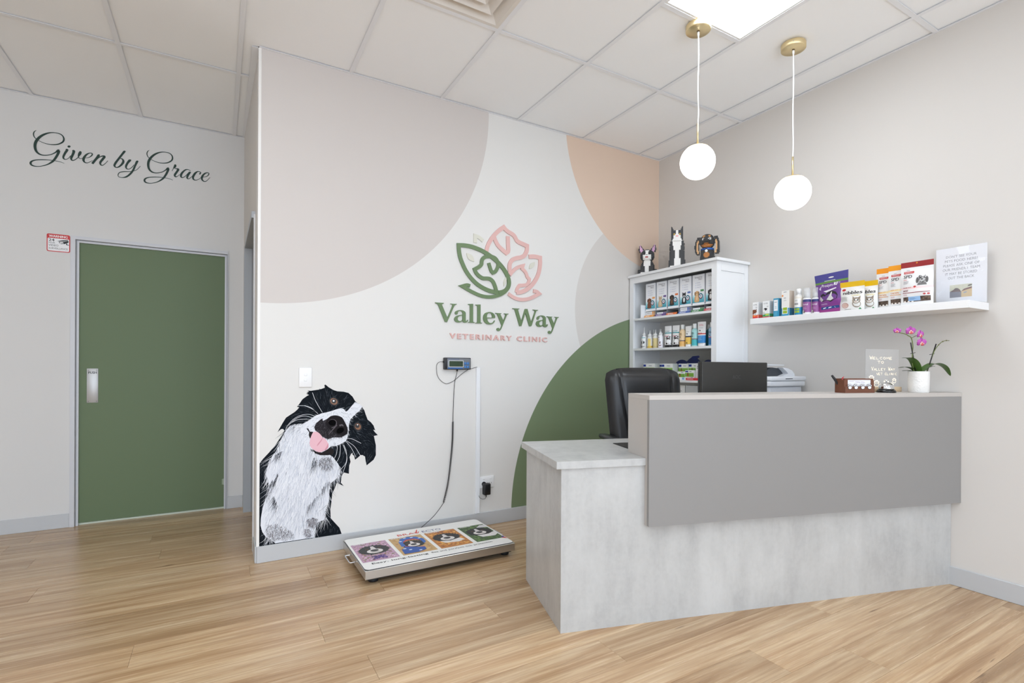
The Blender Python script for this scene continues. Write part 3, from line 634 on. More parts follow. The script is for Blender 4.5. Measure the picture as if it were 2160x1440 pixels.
# ---- door 1: green door in a grey metal frame
GREEN = paint('green_door_paint', (104, 121, 90), .5)
d1 = thing('door_1', 'green painted flush door in a pale grey metal frame', 'door', (0, 0, 0)); del d1['category']; d1['kind'] = 'structure'
FX0, FX1, FZ = -4.191, -3.303, 1.989       # door leaf
b = MB()
for x0, x1, a0, a1 in ((DX0, FX0 - .004, FX0 - .03, FX0 - .004), (FX1 + .004, DX1, FX1 + .004, FX1 + .03 - .008)):
    pass
# frame profile: outer face proud of the wall, a step back, then the stop
def jamb(x_out, x_in, sgn):
    b.box(min(x_out, x_in - sgn * .018), max(x_out, x_in - sgn * .018), YL - .012, YL + .03, 0, DZ, FRAME_GREY)
    b.box(min(x_in - sgn * .018, x_in - sgn * .012), max(x_in - sgn * .018, x_in - sgn * .012), YL + .012, YL + .05, 0, FZ + .012, M((168, 168, 170), .4))
    b.box(min(x_in - sgn * .012, x_in), max(x_in - sgn * .012, x_in), YL + .006, YL + .06, 0, FZ + .012, FRAME_GREY)
jamb(DX0, FX0, 1); jamb(DX1, FX1, -1)
b.box(FX0 - .018, FX1 + .018, YL - .012, YL + .03, FZ + .018, DZ, FRAME_GREY)
b.box(FX0 - .018, FX1 + .018, YL + .012, YL + .05, FZ + .012, FZ + .018, M((168, 168, 170), .4))
b.box(FX0, FX1, YL + .006, YL + .06, FZ, FZ + .012, FRAME_GREY)
b.build('door_frame', d1)
b = MB(); b.box(FX0, FX1, YL + .02, YL + .058, .016, FZ, GREEN); leaf = b.build('door_leaf', d1)
b = MB(); b.box(FX0, FX1, YL + .030, YL + .055, .0, .012, M((206, 214, 196), .5)); b.build('door_seal', d1)
STEEL = M((204, 205, 206), .5, metal=.6)
b = MB(); b.rbox(-4.149, -4.085, YL + .0175, YL + .020, .862, 1.105, STEEL, .0008, 1)
pp = b.build('push_plate', leaf, label='brushed steel plate with black lettering')
p = Pr((-4.149, YL + .0174, .862), eps=.0002)
p.text('PUSH', .032, .206, .016, (30, 30, 32), bold=.03, align='c', width=.050)
p.build('push_lettering', leaf)
for x in (-4.1395, -4.0945):
    for z in (.872, 1.093):
        b = MB(); b.lathe([(.0025, 0), (.002, .0012), (.0004, .0014)], M((120, 120, 122), .3, metal=.9), 10, Matrix.Translation((x, YL + .0175, z)) @ Matrix.Rotation(PI / 2, 4, 'X')); b.build('screw', leaf)
b = MB(); b.box(FX1 - .014, FX1 - .001, YL + .0185, YL + .02, .19, .235, M((150, 165, 140), .4)); b.build('hinge_reflection', leaf)  # pale reflection on the door leaf, built as a hinge-like plate
b = MB(); b.tube([(FX1 + .002, YL + .016, z) for z in (.188, .237)], .004, STEEL, 10); b.build('hinge_knuckle', leaf)

# ---- door 2: open doorway in the return wall
d2 = thing('door_2', 'open doorway with grey metal frame beside the mural wall', 'doorway'); del d2['category']; d2['kind'] = 'structure'
GREYF = M((176, 180, 184), .4)
b = MB()
b.box(ret(SY1) - .006, ret(SY1) + .112, SY1 - .035, SY1 + .012, 0, SZ, GREYF); b.build('door_jamb', d2)
b = MB(); b.box(ret(SY0) - .008, ret(SY0) + .112, SY0 - .012, SY0 + .012, 0, SZ, M((214, 214, 214), .4)); b.build('door_jamb', d2)
b = MB(); b.box(ret(SY1) - .004, XA + .110, SY0, SY1, SZ - .02, SZ + .02, GREYF); b.build('door_head', d2)
b = MB(); b.box(ret(SY1) + .045, ret(SY1) + .06, SY1 - .047, SY1 - .035, 0, SZ - .02, M((150, 152, 155), .5)); b.build('door_stop', d2)
# ceiling fittings -------------------------------------------------
def light_panel(x, y, label):
    t = thing('ceiling_light', label, 'ceiling light', (x, y, H), group='recessed square light panels')
    b = MB()
    for a0, a1, c0, c1 in ((-.288, .288, -.288, -.276), (-.288, .288, .276, .288), (-.288, -.276, -.276, .276), (.276, .288, -.276, .276)):
        b.box(a0, a1, c0, c1, .002, .016, M((236, 236, 234), .4))
    b.build('light_frame', t)
    b = MB(); b.box(-.276, .276, -.276, .276, .006, .014, M((237, 246, 255), .5, emit=PANEL_STRENGTH)); b.build('diffuser', t)
for i, (lx, ly) in enumerate(LIGHTS):
    light_panel(lx, ly, ['square white light panel in the ceiling grid above the pendants', 'square light panel over the open floor before the mural wall', 'square light panel over the far waiting corner by the door wall', 'unseen square light panel added to brighten the desk and floor', 'unseen square light panel added for more overhead light in the waiting area', 'square light panel near the shopfront by the right wall', 'square light panel near the middle of the shopfront', 'square light panel near the shopfront at the west wall'][i])
vt = thing('ceiling_vent', 'square white louvred air vent set in the ceiling grid', 'vent', (VENT[0], VENT[1], H))
VM = M((226, 221, 214), .5)
b = MB()
for a0, a1, c0, c1 in ((-.288, .288, -.288, -.268), (-.288, .288, .268, .288), (-.288, -.268, -.268, .268), (.268, .288, -.268, .268)): b.box(a0, a1, c0, c1, .0005, .006, VM)
b.build('vent_frame', vt)
for k in range(4):                     # nested square louvres, each sloping up and inwards
    o_, i_ = .268 - .058 * k, .268 - .058 * k - .050
    z0, z1 = .001, .040
    q = MB()
    vs = [(-o_, -o_, z0), (o_, -o_, z0), (o_, o_, z0), (-o_, o_, z0), (-i_, -i_, z1), (i_, -i_, z1), (i_, i_, z1), (-i_, i_, z1), (-o_, -o_, z0 + .006), (o_, -o_, z0 + .006), (o_, o_, z0 + .006), (-o_, o_, z0 + .006)]
    fs = [(k2, (k2 + 1) % 4, 4 + (k2 + 1) % 4, 4 + k2) for k2 in range(4)] + [(k2, (k2 + 1) % 4, 8 + (k2 + 1) % 4, 8 + k2) for k2 in range(4)]
    q.add(vs, fs, VM); q.build('louvre', vt)
b = MB(); b.box(-.28, .28, -.28, .28, .042, .046, M((120, 116, 112), .8)); b.build('vent_box', vt)
# ================================================================== WRITING AND PICTURES ON THE WALLS
# ---- script lettering "Given by Grace" on the door wall
INK = M((22, 52, 42), .45)
gr = thing('wall_lettering', 'dark green script lettering reading Given by Grace above the green door', 'lettering', (0, YL, 0))
for L in GRACE:
    q = MB()
    for s_ in L:
        pts = smooth_pts([(p[0] / 10000, p[1] / 10000, p[2] / 10000) for p in s_], 7)
        ribbon(q, pts, -.0012, -.0002, INK)
    q.build('letter', gr)
q = MB(); solid(q, [S(GDOT)], -.0012, -.0002, INK); q.build('letter_dot', gr)

# ---- raised clinic sign on the mural
S_GREEN = M((104, 127, 88), .38, spec=.5)
S_PINK = M((221, 179, 173), .38, spec=.5)
S_CREAM = M((214, 212, 198), .45)
lg = thing('logo_emblem', 'raised green and pink emblem of pets inside leaves on the mural wall', 'sign', (0, 0, 0))
def logo(data, m, y0, name, part):
    for L in data:
        q = MB()
        ribbon(q, corner_smooth(S(L), 5), y0 - .00025 * data.index(L), -.0002, m, .22); q.build(part, lg)
logo(LP, S_PINK, -.008, 'p', 'pink_outline'); logo(LG, S_GREEN, -.0095, 'g', 'green_outline'); logo(LC, S_CREAM, -.007, 'c', 'cream_sprig')
for L in LL:
    q = MB(); solid(q, [S(L)], -.007, -.0002, S_CREAM); q.build('cream_leaf', lg)
vw = thing('clinic_name', 'raised green serif letters Valley Way under the emblem', 'sign', (0, 0, 0))
for rings in VW:
    rr = [ring_smooth(S(r)) for r in rings]
    q = MB(); solid(q, rr, -.010, -.0002, S_GREEN); q.build('letter', vw)
vc = thing('clinic_subtitle', 'raised pink capital letters Veterinary Clinic below the green name', 'sign', (0, 0, 0))
def raised_text(txt, x0, x1, z, h, m, parent, slant=0.0):
    track = .16
    tot = sum(_gl.get(ch, _gl[' '])[2] + track for ch in txt) - track
    kx = (x1 - x0) / tot; k = h / .69; x = 0
    for ch in txt:
        gv, gf, adv = _gl.get(ch, _gl[' '])
        if gv:
            q = MB()
            for kk, (dx, dy) in enumerate(((-.03, 0), (.03, 0), (0, .018), (0, -.018))):
                n = len(gv); yf = -.009 - .0002 * kk
                P_ = [(x0 + (x + a + dx) * kx, z + slant * (x + a) * kx + (b_ + dy) * k) for a, b_ in gv]
                ed = {}
                for f in gf:
                    for i in range(len(f)):
                        e = (f[i], f[(i + 1) % len(f)])
                        ed[(min(e), max(e))] = ed.get((min(e), max(e)), []) + [e]
                side = [(e[0][0], e[0][1], e[0][1] + n, e[0][0] + n) for e in ed.values() if len(e) == 1]
                q.add([(a, yf, b_) for a, b_ in P_] + [(a, -.0002, b_) for a, b_ in P_], list(gf) + side, m)
            q.build('letter', parent)
        x += adv + track
raised_text('VETERINARY CLINIC', -1.972, -1.172, 1.3265, .0355, S_PINK, vc, -.0035)

# ---- dog photograph printed on the mural: flat layers of print
dg_ = thing('dog_mural', 'life-size printed black and white dog with tongue out on the mural wall', 'mural', (0, 0, 0))
DBLACK = M((20, 25, 31), .8, spec=.1); DGREY = M((96, 103, 114), .6); DGREY2 = M((48, 54, 62), .6)
DWHITE = M((229, 231, 237), .6); DW2 = M((206, 210, 219), .6); DW3 = M((243, 244, 247), .6); DMID = M((140, 142, 150), .6); DDK = M((72, 70, 76), .6); DBRN = M((104, 88, 90), .6)
def flat(poly, k, m, name, parent=None):
    q = MB(); vs, tr = tess([poly]); y = -.0004 - .00022 * k
    q.add([(v.x, y, v.y) for v in vs], [tuple(t) for t in tr], m)
    return q.build(name, parent or dg_)
def inside(p, poly):
    r = False; j = len(poly) - 1
    for i in range(len(poly)):
        a, b_ = poly[i], poly[j]
        if (a[1] > p[1]) != (b_[1] > p[1]) and p[0] < (b_[0] - a[0]) * (p[1] - a[1]) / (b_[1] - a[1]) + a[0]: r = not r
        j = i
    return r
fr = random.Random(11)
def strand(q, p, ang, ln, wd, m, k, curl):
    y = -.0004 - .00022 * (k + fr.random() * .85)
    pts = []; a = ang; x, z = p; n = 5
    for i in range(n + 1):
        pts.append((x, z)); x += math.cos(a) * ln / n; z += math.sin(a) * ln / n; a += curl
    L, R = stroke_poly([(pts[i][0], pts[i][1], wd * (1 - i / n) ** .7 + 1e-5) for i in range(n + 1)])
    n1 = n + 1
    q.add([(v.x, y, v.y) for v in L] + [(v.x, y, v.y) for v in R], [(i, n1 + i, n1 + i + 1, i + 1) for i in range(n)], m)
def fur(q, poly, count, angf, ln, wd, ms, k, keep=None, jit=.22):
    xs_ = [p[0] for p in poly]; zs_ = [p[1] for p in poly]; c = 0; tries = 0
    while c < count and tries < count * 30:
        tries += 1
        p = (fr.uniform(min(xs_), max(xs_)), fr.uniform(min(zs_), max(zs_)))
        if not inside(p, poly): continue
        a = angf(p) + fr.gauss(0, jit); l = ln * fr.uniform(.5, 1.3)
        if keep:
            e = (p[0] + math.cos(a) * l, p[1] + math.sin(a) * l)
            if not inside(e, keep): continue
        strand(q, p, a, l, wd * fr.uniform(.6, 1.3), fr.choice(ms), k, fr.gauss(0, .07)); c += 1
SIL = S(D_SIL); CHEST = S(D_CHEST); MUZ = S(D_MUZ)
flat(SIL, 0, DBLACK, 'dark_coat')
def ang_to(cx, cz, sg=1):
    return lambda p: math.atan2((p[1] - cz) * sg, (p[0] - cx) * sg)
# face centre for fur direction
FC = (-2.765, .80)
q = MB(); fur(q, SIL, 1900, lambda p: math.atan2(p[1] - FC[1], p[0] - FC[0]) if p[1] > .62 else -1.75, .035, .0011, [DGREY, DGREY2, DGREY2, DBLACK], 1, SIL, .35)
q.build('coat_strands', dg_, kind='stuff')
flat(CHEST, 2, DWHITE, 'chest_fur')
def flow(p):            # chest hair falls from the chin, fanning out a little
    return -PI / 2 + (p[0] + 2.86) * 1.1 - .12
q = MB()
fur(q, CHEST, 520, flow, .048, .0020, [DWHITE, DW3, DWHITE], 3, SIL, .22)      # runs over the edge of the white
fur(q, CHEST, 1500, flow, .080, .0019, [DW2, DW3, DW3, DW2, M((192, 197, 208), .6), M((214, 217, 225), .6)], 4, CHEST, .17)
fur(q, CHEST, 130, flow, .060, .0012, [DMID, M((112, 114, 122), .6)], 4, CHEST, .15)
for g_ in D_GAPS: 
    pg = S(g_)
    fur(q, pg, 40, flow, .062, .0018, [DBLACK, DDK, DBLACK, DMID, DW2], 5, SIL, .10)
for d_ in D_DARK:
    pg = S(d_)
    fur(q, pg, 240, flow, .026, .0015, [DDK, DBRN, DDK, DMID, DBLACK], 5, SIL, .45)
    fur(q, pg, 90, flow, .035, .0010, [DW2, DWHITE, DBRN], 6, SIL, .7)
# edge of the white: dark hair creeping in
for i in range(len(CHEST)):
    a, c_ = CHEST[i], CHEST[(i + 1) % len(CHEST)]
    for t_ in range(14):
        u_ = (t_ + fr.random()) / 14
        p = (a[0] + (c_[0] - a[0]) * u_, a[1] + (c_[1] - a[1]) * u_)
        if p[1] < .112: continue
        if p[0] < XA + .05: continue
        strand(q, p, flow(p) + fr.gauss(0, .30), fr.uniform(.03, .085), .0016, fr.choice([DWHITE, DW2, DBLACK, DW3, DWHITE]), 5, fr.gauss(0, .06))
# cheek ruff: long white hair sweeping from the muzzle over the dark neck
RUFF = [(-2.975, 0.751), (-2.970, 0.787), (-2.913, 0.791), (-2.893, 0.751)]
fur(q, RUFF, 170, lambda p: -2.45, .055, .0016, [DWHITE, DW3, DW2, DW2, DMID], 5, SIL, .22)
q.build('chest_strands', dg_, kind='stuff')
flat(MUZ, 6, DWHITE, 'muzzle')
q = MB()
NC = (-2.725, .87)
fur(q, MUZ, 1000, lambda p: math.atan2(p[1] - NC[1], p[0] - NC[0]), .024, .0014, [DWHITE, DW3, DWHITE, DMID, DW2], 7, None, .3)
MD = S(D_MDARK)
fur(q, MD, 700, lambda p: math.atan2(p[1] - NC[1], p[0] - NC[0]), .016, .0020, [M((44, 40, 44), .7, spec=.15), DDK, M((32, 29, 33), .7, spec=.15)], 9, None, .4)
q.build('muzzle_strands', dg_, kind='stuff')
flat(MD, 8, M((42, 38, 42), .7, spec=.15), 'muzzle_patch')
nose = flat([tuple(v) for v in smooth_pts(S(D_NOSE), 4, True)], 11, M((30, 26, 29), .7, spec=.15), 'nose')
for n_ in D_NOSTRIL: flat(S(n_), 13, M((8, 7, 9), .8, spec=.05), 'nostril', nose)
q = MB()
for h_ in D_NHI:
    L, R = stroke_poly(smooth_pts(S(h_), 5)); n1 = len(L)
    q.add([(v.x, -.0004 - .00022 * 12, v.y) for v in L] + [(v.x, -.0004 - .00022 * 12, v.y) for v in R], [(i, n1 + i, n1 + i + 1, i + 1) for i in range(n1 - 1)], M((84, 76, 82), .5))
q.build('nose_sheen', nose, kind='stuff')
for m_ in D_MOUTH: flat(S(m_), 10, M((36, 31, 33), .7, spec=.15), 'mouth_shade')
tg = flat([tuple(v) for v in smooth_pts(S(D_TONGUE), 4, True)], 13, M((233, 184, 194), .5), 'tongue')
for h_ in D_TSH:
    q = MB(); L, R = stroke_poly(smooth_pts(S(h_), 5)); n1 = len(L)
    q.add([(v.x, -.0004 - .00022 * 14, v.y) for v in L] + [(v.x, -.0004 - .00022 * 14, v.y) for v in R], [(i, n1 + i, n1 + i + 1, i + 1) for i in range(n1 - 1)], M((214, 146, 160), .5))
    q.build('tongue_crease', tg)
for e_ in D_EYES:
    e0 = flat(S(e_[0]), 8, M((14, 14, 17), .5), 'eye')
    flat(S(e_[1]), 9, M((132, 88, 58), .4), 'iris', e0); flat(S(e_[2]), 10, M((16, 14, 15), .4), 'pupil', e0); flat(S(e_[3]), 11, M((246, 248, 250), .4), 'catchlight', e0)
for w_ in D_WH:
    q = MB(); L, R = stroke_poly(smooth_pts(S(w_), 7)); n1 = len(L)
    q.add([(v.x, -.0004 - .00022 * 15, v.y) for v in L] + [(v.x, -.0004 - .00022 * 15, v.y) for v in R], [(i, n1 + i, n1 + i + 1, i + 1) for i in range(n1 - 1)], M((226, 228, 232), .5))
    q.build('whisker', dg_)

# ---- warning sign beside the door
ws = thing('warning_sign', 'small red and white video surveillance warning sign beside the green door', 'sign', (-4.362, YL - .0015, 1.909))
def rrect(w_, h_, r, x=0, y=0, n=5):
    return [(x + cx + r * math.cos(a), y + cy + r * math.sin(a)) for cx, cy, a0 in ((w_ - r, h_ - r, 0), (r, h_ - r, PI / 2), (r, r, PI), (w_ - r, r, 3 * PI / 2)) for a in [a0 + PI / 2 * i / n for i in range(n + 1)]]
b = MB(); b.prism(rrect(.123, .121, .010), -.0008, .0014, M((196, 18, 22), .35)); b.build('sign_plate', ws)
p = Pr((0, -.0008, 0), eps=.0002)
p.poly(rrect(.113, .087, .007, .005, .005), (238, 238, 240), 1)
p.text('WARNING', .0615, .098, .0155, (245, 245, 245), 2, bold=.035, align='c', width=.099)
p.text('24', .010, .070, .018, (22, 22, 24), 2, bold=.03, width=.031)
p.text('HOUR', .010, .055, .0105, (40, 40, 42), 2, width=.033)
p.text('VIDEO', .010, .036, .0135, (30, 30, 32), 2, width=.052)
p.text('SURVEILLANCE', .010, .017, .0115, (40, 40, 42), 2, width=.101)
p.poly([(.055, .0735), (.0795, .0815), (.112, .088), (.112, .083), (.088, .075), (.066, .072)], (20, 20, 22), 2)
p.poly([(.084, .0705), (.115, .083), (.115, .070), (.103, .063), (.089, .056)], (20, 20, 22), 2)
p.poly([(.064, .070), (.082, .068), (.084, .056), (.073, .056), (.066, .061)], (20, 20, 22), 2)
p.ell(.0745, .063, .0065, .0055, (235, 235, 238), 3); p.ell(.0755, .063, .0025, .0022, (20, 20, 22), 4)
p.poly([(.102, .064), (.107, .063), (.107, .056), (.117, .054), (.117, .050), (.102, .052)], (20, 20, 22), 2)
p.build('sign_print', ws)

# ---- light switch
PLATE = M((240, 240, 240), .3)
sw = thing('light_switch', 'white double light switch plate above the printed dog', 'light switch', (-2.895, 0, 1.0635))
b = MB(); b.rbox(-.036, .036, -.009, 0, -.058, .058, PLATE, .003, 2); b.build('switch_plate', sw)
for dz in (.016, -.016):
    b = MB(); b.rbox(-.0085, .0085, -.0115, -.008, dz - .007, dz + .007, PLATE, .002, 2); b.build('rocker', sw)

# ---- cable trunking, power point, plug pack
ct = MB(); ct.rbox(-1.772, -1.742, -.016, 0, .0955, 1.128, M((236, 238, 241), .3), .0015, 1, smooth=False)
tag(ct.build('cable_trunking'), 'slim white vertical cable trunking on the wall beside the scale display', 'cable trunking')
po = thing('power_point', 'white double power point low on the mural wall', 'power point', (-1.682, 0, .309))
b = MB(); b.rbox(-.0575, .0575, -.009, 0, -.0415, .0415, PLATE, .003, 2); b.build('outlet_plate', po)
for dx in (-.027, .027):
    b = MB(); b.rbox(dx - .008, dx + .008, -.0115, -.008, .018, .030, PLATE, .002, 2); b.build('rocker', po)
for dx in (.020, .034):
    b = MB(); b.box(dx - .0012, dx + .0012, -.0094, -.009, -.012, -.004, M((60, 60, 62), .5)); b.build('socket_slot', po)
BLK = M((20, 20, 22), .42)
pk = thing('plug_pack', 'black mains adaptor plugged into the white power point', 'adaptor', (-1.705, -.009, .272))
b = MB(); b.rbox(-.020, .030, -.048, -.008, -.045, .035, BLK, .006, 2); b.build('adaptor_body', pk)
b = MB(); b.lathe([(.016, 0), (.016, .008)], BLK, 16, Matrix.Translation((-.004, 0, .026)) @ Matrix.Rotation(PI / 2, 4, 'X')); b.build('plug_collar', pk)
b = MB(); b.tube([(.002, -.028, -.045), (.002, -.028, -.062)], [.005, .003], BLK, 8); b.build('strain_relief', pk)
b = MB(); b.tube(smooth_pts([(.002, -.028, -.06), (-.004, -.026, -.072), (-.022, -.018, -.076), (-.040, -.010, -.064), (-.045, -.007, -.050)], 5), .0014, BLK, 6); b.build('lead', pk)

# ---- scale display and its cords
di = thing('scale_display', 'grey digital weighing display with green screen on the mural wall', 'display', (-1.922, -.002, 1.153))
b = MB(); b.rbox(-.098, .098, -.030, 0, -.041, .041, M((46, 48, 52), .45), .004, 2); b.build('display_case', di)
b = MB(); b.rbox(-.080, .094, -.033, -.029, -.036, .036, M((118, 122, 128), .4), .002, 1); b.build('face_plate', di)
b = MB(); b.box(-.070, .040, -.0340, -.0325, -.024, .022, M((206, 210, 212), .4)); b.build('screen_bezel', di)
b = MB(); b.box(-.066, .036, -.0346, -.0335, -.020, .018, M((46, 66, 44), .25)); scr = b.build('screen', di)
p = Pr((0, -.0346, 0), eps=.0003)
for x in (.006, .019):
    w_, h_, t_ = .008, .022, .0018
    p.rect(x, -.012, x + t_, -.001, (20, 32, 20)).rect(x + w_ - t_, -.012, x + w_, .010, (20, 32, 20)).rect(x, -.001, x + t_, .010, (20, 32, 20))
    p.rect(x, .010 - t_, x + w_, .010, (20, 32, 20)).rect(x, -.012, x + w_, -.012 + t_, (20, 32, 20))
p.build('screen_digits', scr)
for kx in (.054, .074):
    for kz in (-.022, .002):
        b = MB(); b.rbox(kx - .0085, kx + .0085, -.0350, -.0325, kz - .009, kz + .009, M((58, 116, 178), .4), .001, 1); b.build('button', di)
p = Pr((-.08, -.0331, -.036), eps=.0003); p.rect(.004, .001, .115, .009, (52, 104, 170)).rect(.004, .064, .09, .070, (96, 108, 132)).build('face_stripe', di)
b = MB(); b.rbox(-.094, -.082, -.034, -.030, -.034, .034, M((30, 31, 34), .45), .001, 1); b.build('end_cap', di)
b = MB(); b.tube([(-.104, -.015, .012), (-.096, -.015, .012)], .006, BLK, 8); b.build('power_jack', di)
b = MB(); b.tube([(.001, -.015, -.052), (.001, -.015, -.040)], .006, BLK, 8); b.build('data_jack', di)
pc = MB(); pc.tube(smooth_pts([(-2.026, -.017, 1.165), (-2.050, -.012, 1.163), (-2.068, -.008, 1.140), (-2.063, -.006, 1.078), (-2.040, -.006, 1.040), (-1.998, -.006, 1.016), (-1.955, -.006, 1.028), (-1.921, -.006, 1.050), (-1.880, -.007, 1.083), (-1.836, -.009, 1.111), (-1.800, -.012, 1.122), (-1.772, -.012, 1.130), (-1.765, -.010, 1.1285)], 6), .0016, BLK, 6)
pc.build('power_cord', di, (1.922, .002, -1.153), label='thin black power cord looping to the white trunking')
main = smooth_pts([(-1.921, -.017, 1.100), (-1.926, -.013, 1.070), (-1.936, -.009, 1.020), (-1.943, -.008, .90), (-1.947, -.008, .752)], 6)
coil_c = smooth_pts([(-1.947, -.010, .752), (-1.951, -.012, .62), (-1.964, -.014, .48), (-1.985, -.018, .33), (-2.020, -.028, .209)], 140)
tail = smooth_pts([(-2.020, -.028, .209), (-2.050, -.040, .180), (-2.10, -.060, .140), (-2.16, -.074, .102), (-2.205, -.085, .078)], 6)
cp = []
for i, p_ in enumerate(coil_c):
    a = i * .9
    cp.append(p_ + Vector((math.cos(a) * .0052, math.sin(a) * .0052, 0)))
b = MB(); b.tube(main, .0019, BLK, 6); b.build('straight_lead', di, (1.922, .002, -1.153))
b = MB(); b.tube(cp, .0019, BLK, 6); b.build('coiled_lead', di, (1.922, .002, -1.153), label='black coiled lead hanging down to the platform scale')
b = MB(); b.tube(tail, .0019, BLK, 6); b.build('straight_lead', di, (1.922, .002, -1.153))
# ================================================================== FURNITURE
TH = math.radians(-16.2)
DA = Vector((-2.083, -1.506, 0)); E1 = Vector((math.cos(TH), math.sin(TH), 0)); E2 = Vector((-math.sin(TH), math.cos(TH), 0))
def DK(s, off, z=0.0): return DA + E1 * s + E2 * off + Vector((0, 0, z))
def s_wall(off): return (2.083 - E2.x * off) / E1.x - .002
ZT = 0.733; ZC = 1.012
def concrete():
    t = NT('pale_concrete_laminate', .34, .5)
    p = t.tc.outputs['Object']
    a = t.noise(p, 2.2, 6, .62, .3); b_ = t.noise(t.mapping(p, (6, 6, 1.6)), 2.0, 5, .6); c_ = t.noise(p, 45, 4, .6)
    v = t.math('ADD', t.math('ADD', t.math('MULTIPLY', a, .5), t.math('MULTIPLY', b_, .35)), t.math('MULTIPLY', c_, .15))
    c = t.ramp(v, [(.36, lin((168, 168, 167))), (.5, lin((188, 188, 186))), (.64, lin((200, 200, 198)))])
    sp = t.noise(t.mapping(p, (30, 30, 11)), 2.0, 3, .5)
    c = t.mix(t.math('MULTIPLY', t.ramp(sp, [(.66, (0, 0, 0)), (.76, (1, 1, 1))]), .22), c, lin((168, 168, 168)))
    t.color(c); return t.m
CONC = concrete()
GREIGE = M((143, 141, 139), .42, vary=.01, bscale=6)
GREIGE_EDGE = M((190, 184, 178), .42, vary=.01, bscale=6)
desk = thing('reception_desk', 'pale concrete-look reception desk with a raised greige counter front', 'desk', DA, TH)
b = MB(); b.prism([(0, 0), (s_wall(0), 0), (s_wall(.018), .018), (0, .018)], 0, ZT - .032, CONC, plane='xy'); b.build('front_panel', desk)
b = MB(); b.box(0, .018, .0185, .575, 0, ZT - .032, CONC); b.build('side_panel', desk)
b = MB(); b.prism([(-.024, -.010), (.3885, -.010), (.3885, 0.0), (s_wall(0), 0.0), (s_wall(.594), .594), (-.024, .594)], ZT - .0315, ZT, CONC, plane='xy'); b.build('worktop', desk)
b = MB(); b.prism([(.389, -.040), (s_wall(-.04), -.040), (s_wall(-.022), -.022), (.389, -.022)], .438, ZC - .0205, GREIGE, plane='xy'); b.build('counter_front', desk)
b = MB()
b.prism([(-.0215, .438), (-.0005, .438), (-.0005, ZT + .0005), (.165, ZT + .0005), (.165, ZC - .0205), (-.0215, ZC - .0205)], .389, .407, GREIGE_EDGE, plane='yz'); b.build('counter_side', desk)
b = MB(); b.prism([(.389, -.040), (s_wall(-.04), -.040), (s_wall(.165), .165), (.389, .165)], ZC - .020, ZC, GREIGE_EDGE, plane='xy'); b.build('counter_top', desk)
b = MB(); b.prism([(.4075, .147), (s_wall(.147), .147), (s_wall(.165), .165), (.4075, .165)], ZT + .0005, ZC - .0205, GREIGE, plane='xy'); b.build('counter_back', desk)

# ---- desk mat
b = MB(); b.rbox(0, .62, 0, .19, 0, .004, M((38, 37, 36), .6), .0015, 1)
tag(b.build('desk_mat', None, DK(.428, .235, ZT), TH), 'flat black desk mat on the lower concrete worktop', 'desk mat')

# ---- monitor, back towards the room
mo = thing('monitor', 'black computer monitor seen from behind over the counter', 'monitor', (-.955, -1.500, ZT), .03)
PLA = M((38, 37, 34), .5, bump=.15, bscale=900)
b = MB(); b.rbox(-.277, .277, -.016, .006, .085, .432, PLA, .004, 2); b.build('screen_back', mo)
b = MB(); b.rbox(-.277, .277, .0065, .014, .085, .432, M((20, 20, 21), .3), .002, 1); b.build('screen_bezel', mo)
b = MB(); b.rbox(-.14, .14, -.040, -.016, .10, .27, PLA, .008, 2); b.build('rear_housing', mo)
b = MB(); b.rbox(-.022, .022, -.058, -.040, .012, .24, PLA, .004, 1); b.build('stand_neck', mo)
b = MB(); b.rbox(-.115, .115, -.125, .075, 0, .012, PLA, .004, 1); b.build('stand_base', mo)
p = Pr((0, -.0402, .28), eps=.0003)
p.text('AOC', .0, .062, .022, (66, 66, 64), bold=.02, align='c')
for k_ in range(len(p.mb.v)):
    v = p.mb.v[k_]; p.mb.v[k_] = (v[0], v[1] + .0242, v[2])
p.build('maker_lettering', mo)

# ---- office chair
LEATHER = M((22, 23, 26), .33, spec=.6, bump=.12, bscale=140)
ch = thing('office_chair', 'black leather high-back office chair behind the reception desk', 'chair', DK(.855, .66), TH - .02)
def chair_back():
    q = MB()
    HW = lambda v: .240 + .022 * v
    def edge(u, v):           # u, v in 0..1 -> rounded outline
        uu = 2 * u - 1
        zt = 1.132 - .035 * abs(uu) ** 5
        z = .50 + (zt - .50) * v
        x = HW(v) * uu * (1 - .05 * max(0, v - .93) / .07)
        return x, z
    def front(u, v):
        x, z = edge(u, v); uu = 2 * u - 1
        d = .055 * (1 - abs(uu) ** 6) * min(1, 6 * v + .2) * (1 - max(0, (v - .86) / .14) ** 3)
        groove = -.010 * math.exp(-((abs(uu) - (.70 - .22 * (1 - v))) / .035) ** 2)
        bol = .014 * max(0, (abs(uu) - .72) / .28) * (1 - abs(uu) ** 10)
        lumb = .02 * math.exp(-((v - .25) / .2) ** 2)
        return (x, .20 + .10 * (v - .3) - d - groove - bol - lumb * (1 - uu * uu), z)
    def back(u, v):
        x, z = edge(u, v); uu = 2 * u - 1
        return (x, .20 + .10 * (v - .3) + .035 * (1 - abs(uu) ** 4) * (1 - abs(2 * v - 1) ** 6), z)
    q.grid(front, 48, 40, LEATHER); q.grid(lambda u, v: back(1 - u, v), 24, 20, LEATHER)
    return q
chair_back().build('backrest', ch)
b = MB()
for sg in (-1, 1):
    b.tube([(sg * (.240 + .022 * v) * (.70 - .22 * (1 - v)), .20 + .10 * (v - .3) - .052 * (1 - max(0, (v - .86) / .14) ** 3), .50 + .62 * v) for v in [i / 14 for i in range(3, 14)]], .0016, M((10, 10, 12), .5), 5)
b.build('seam', ch, kind='stuff')
b = MB()
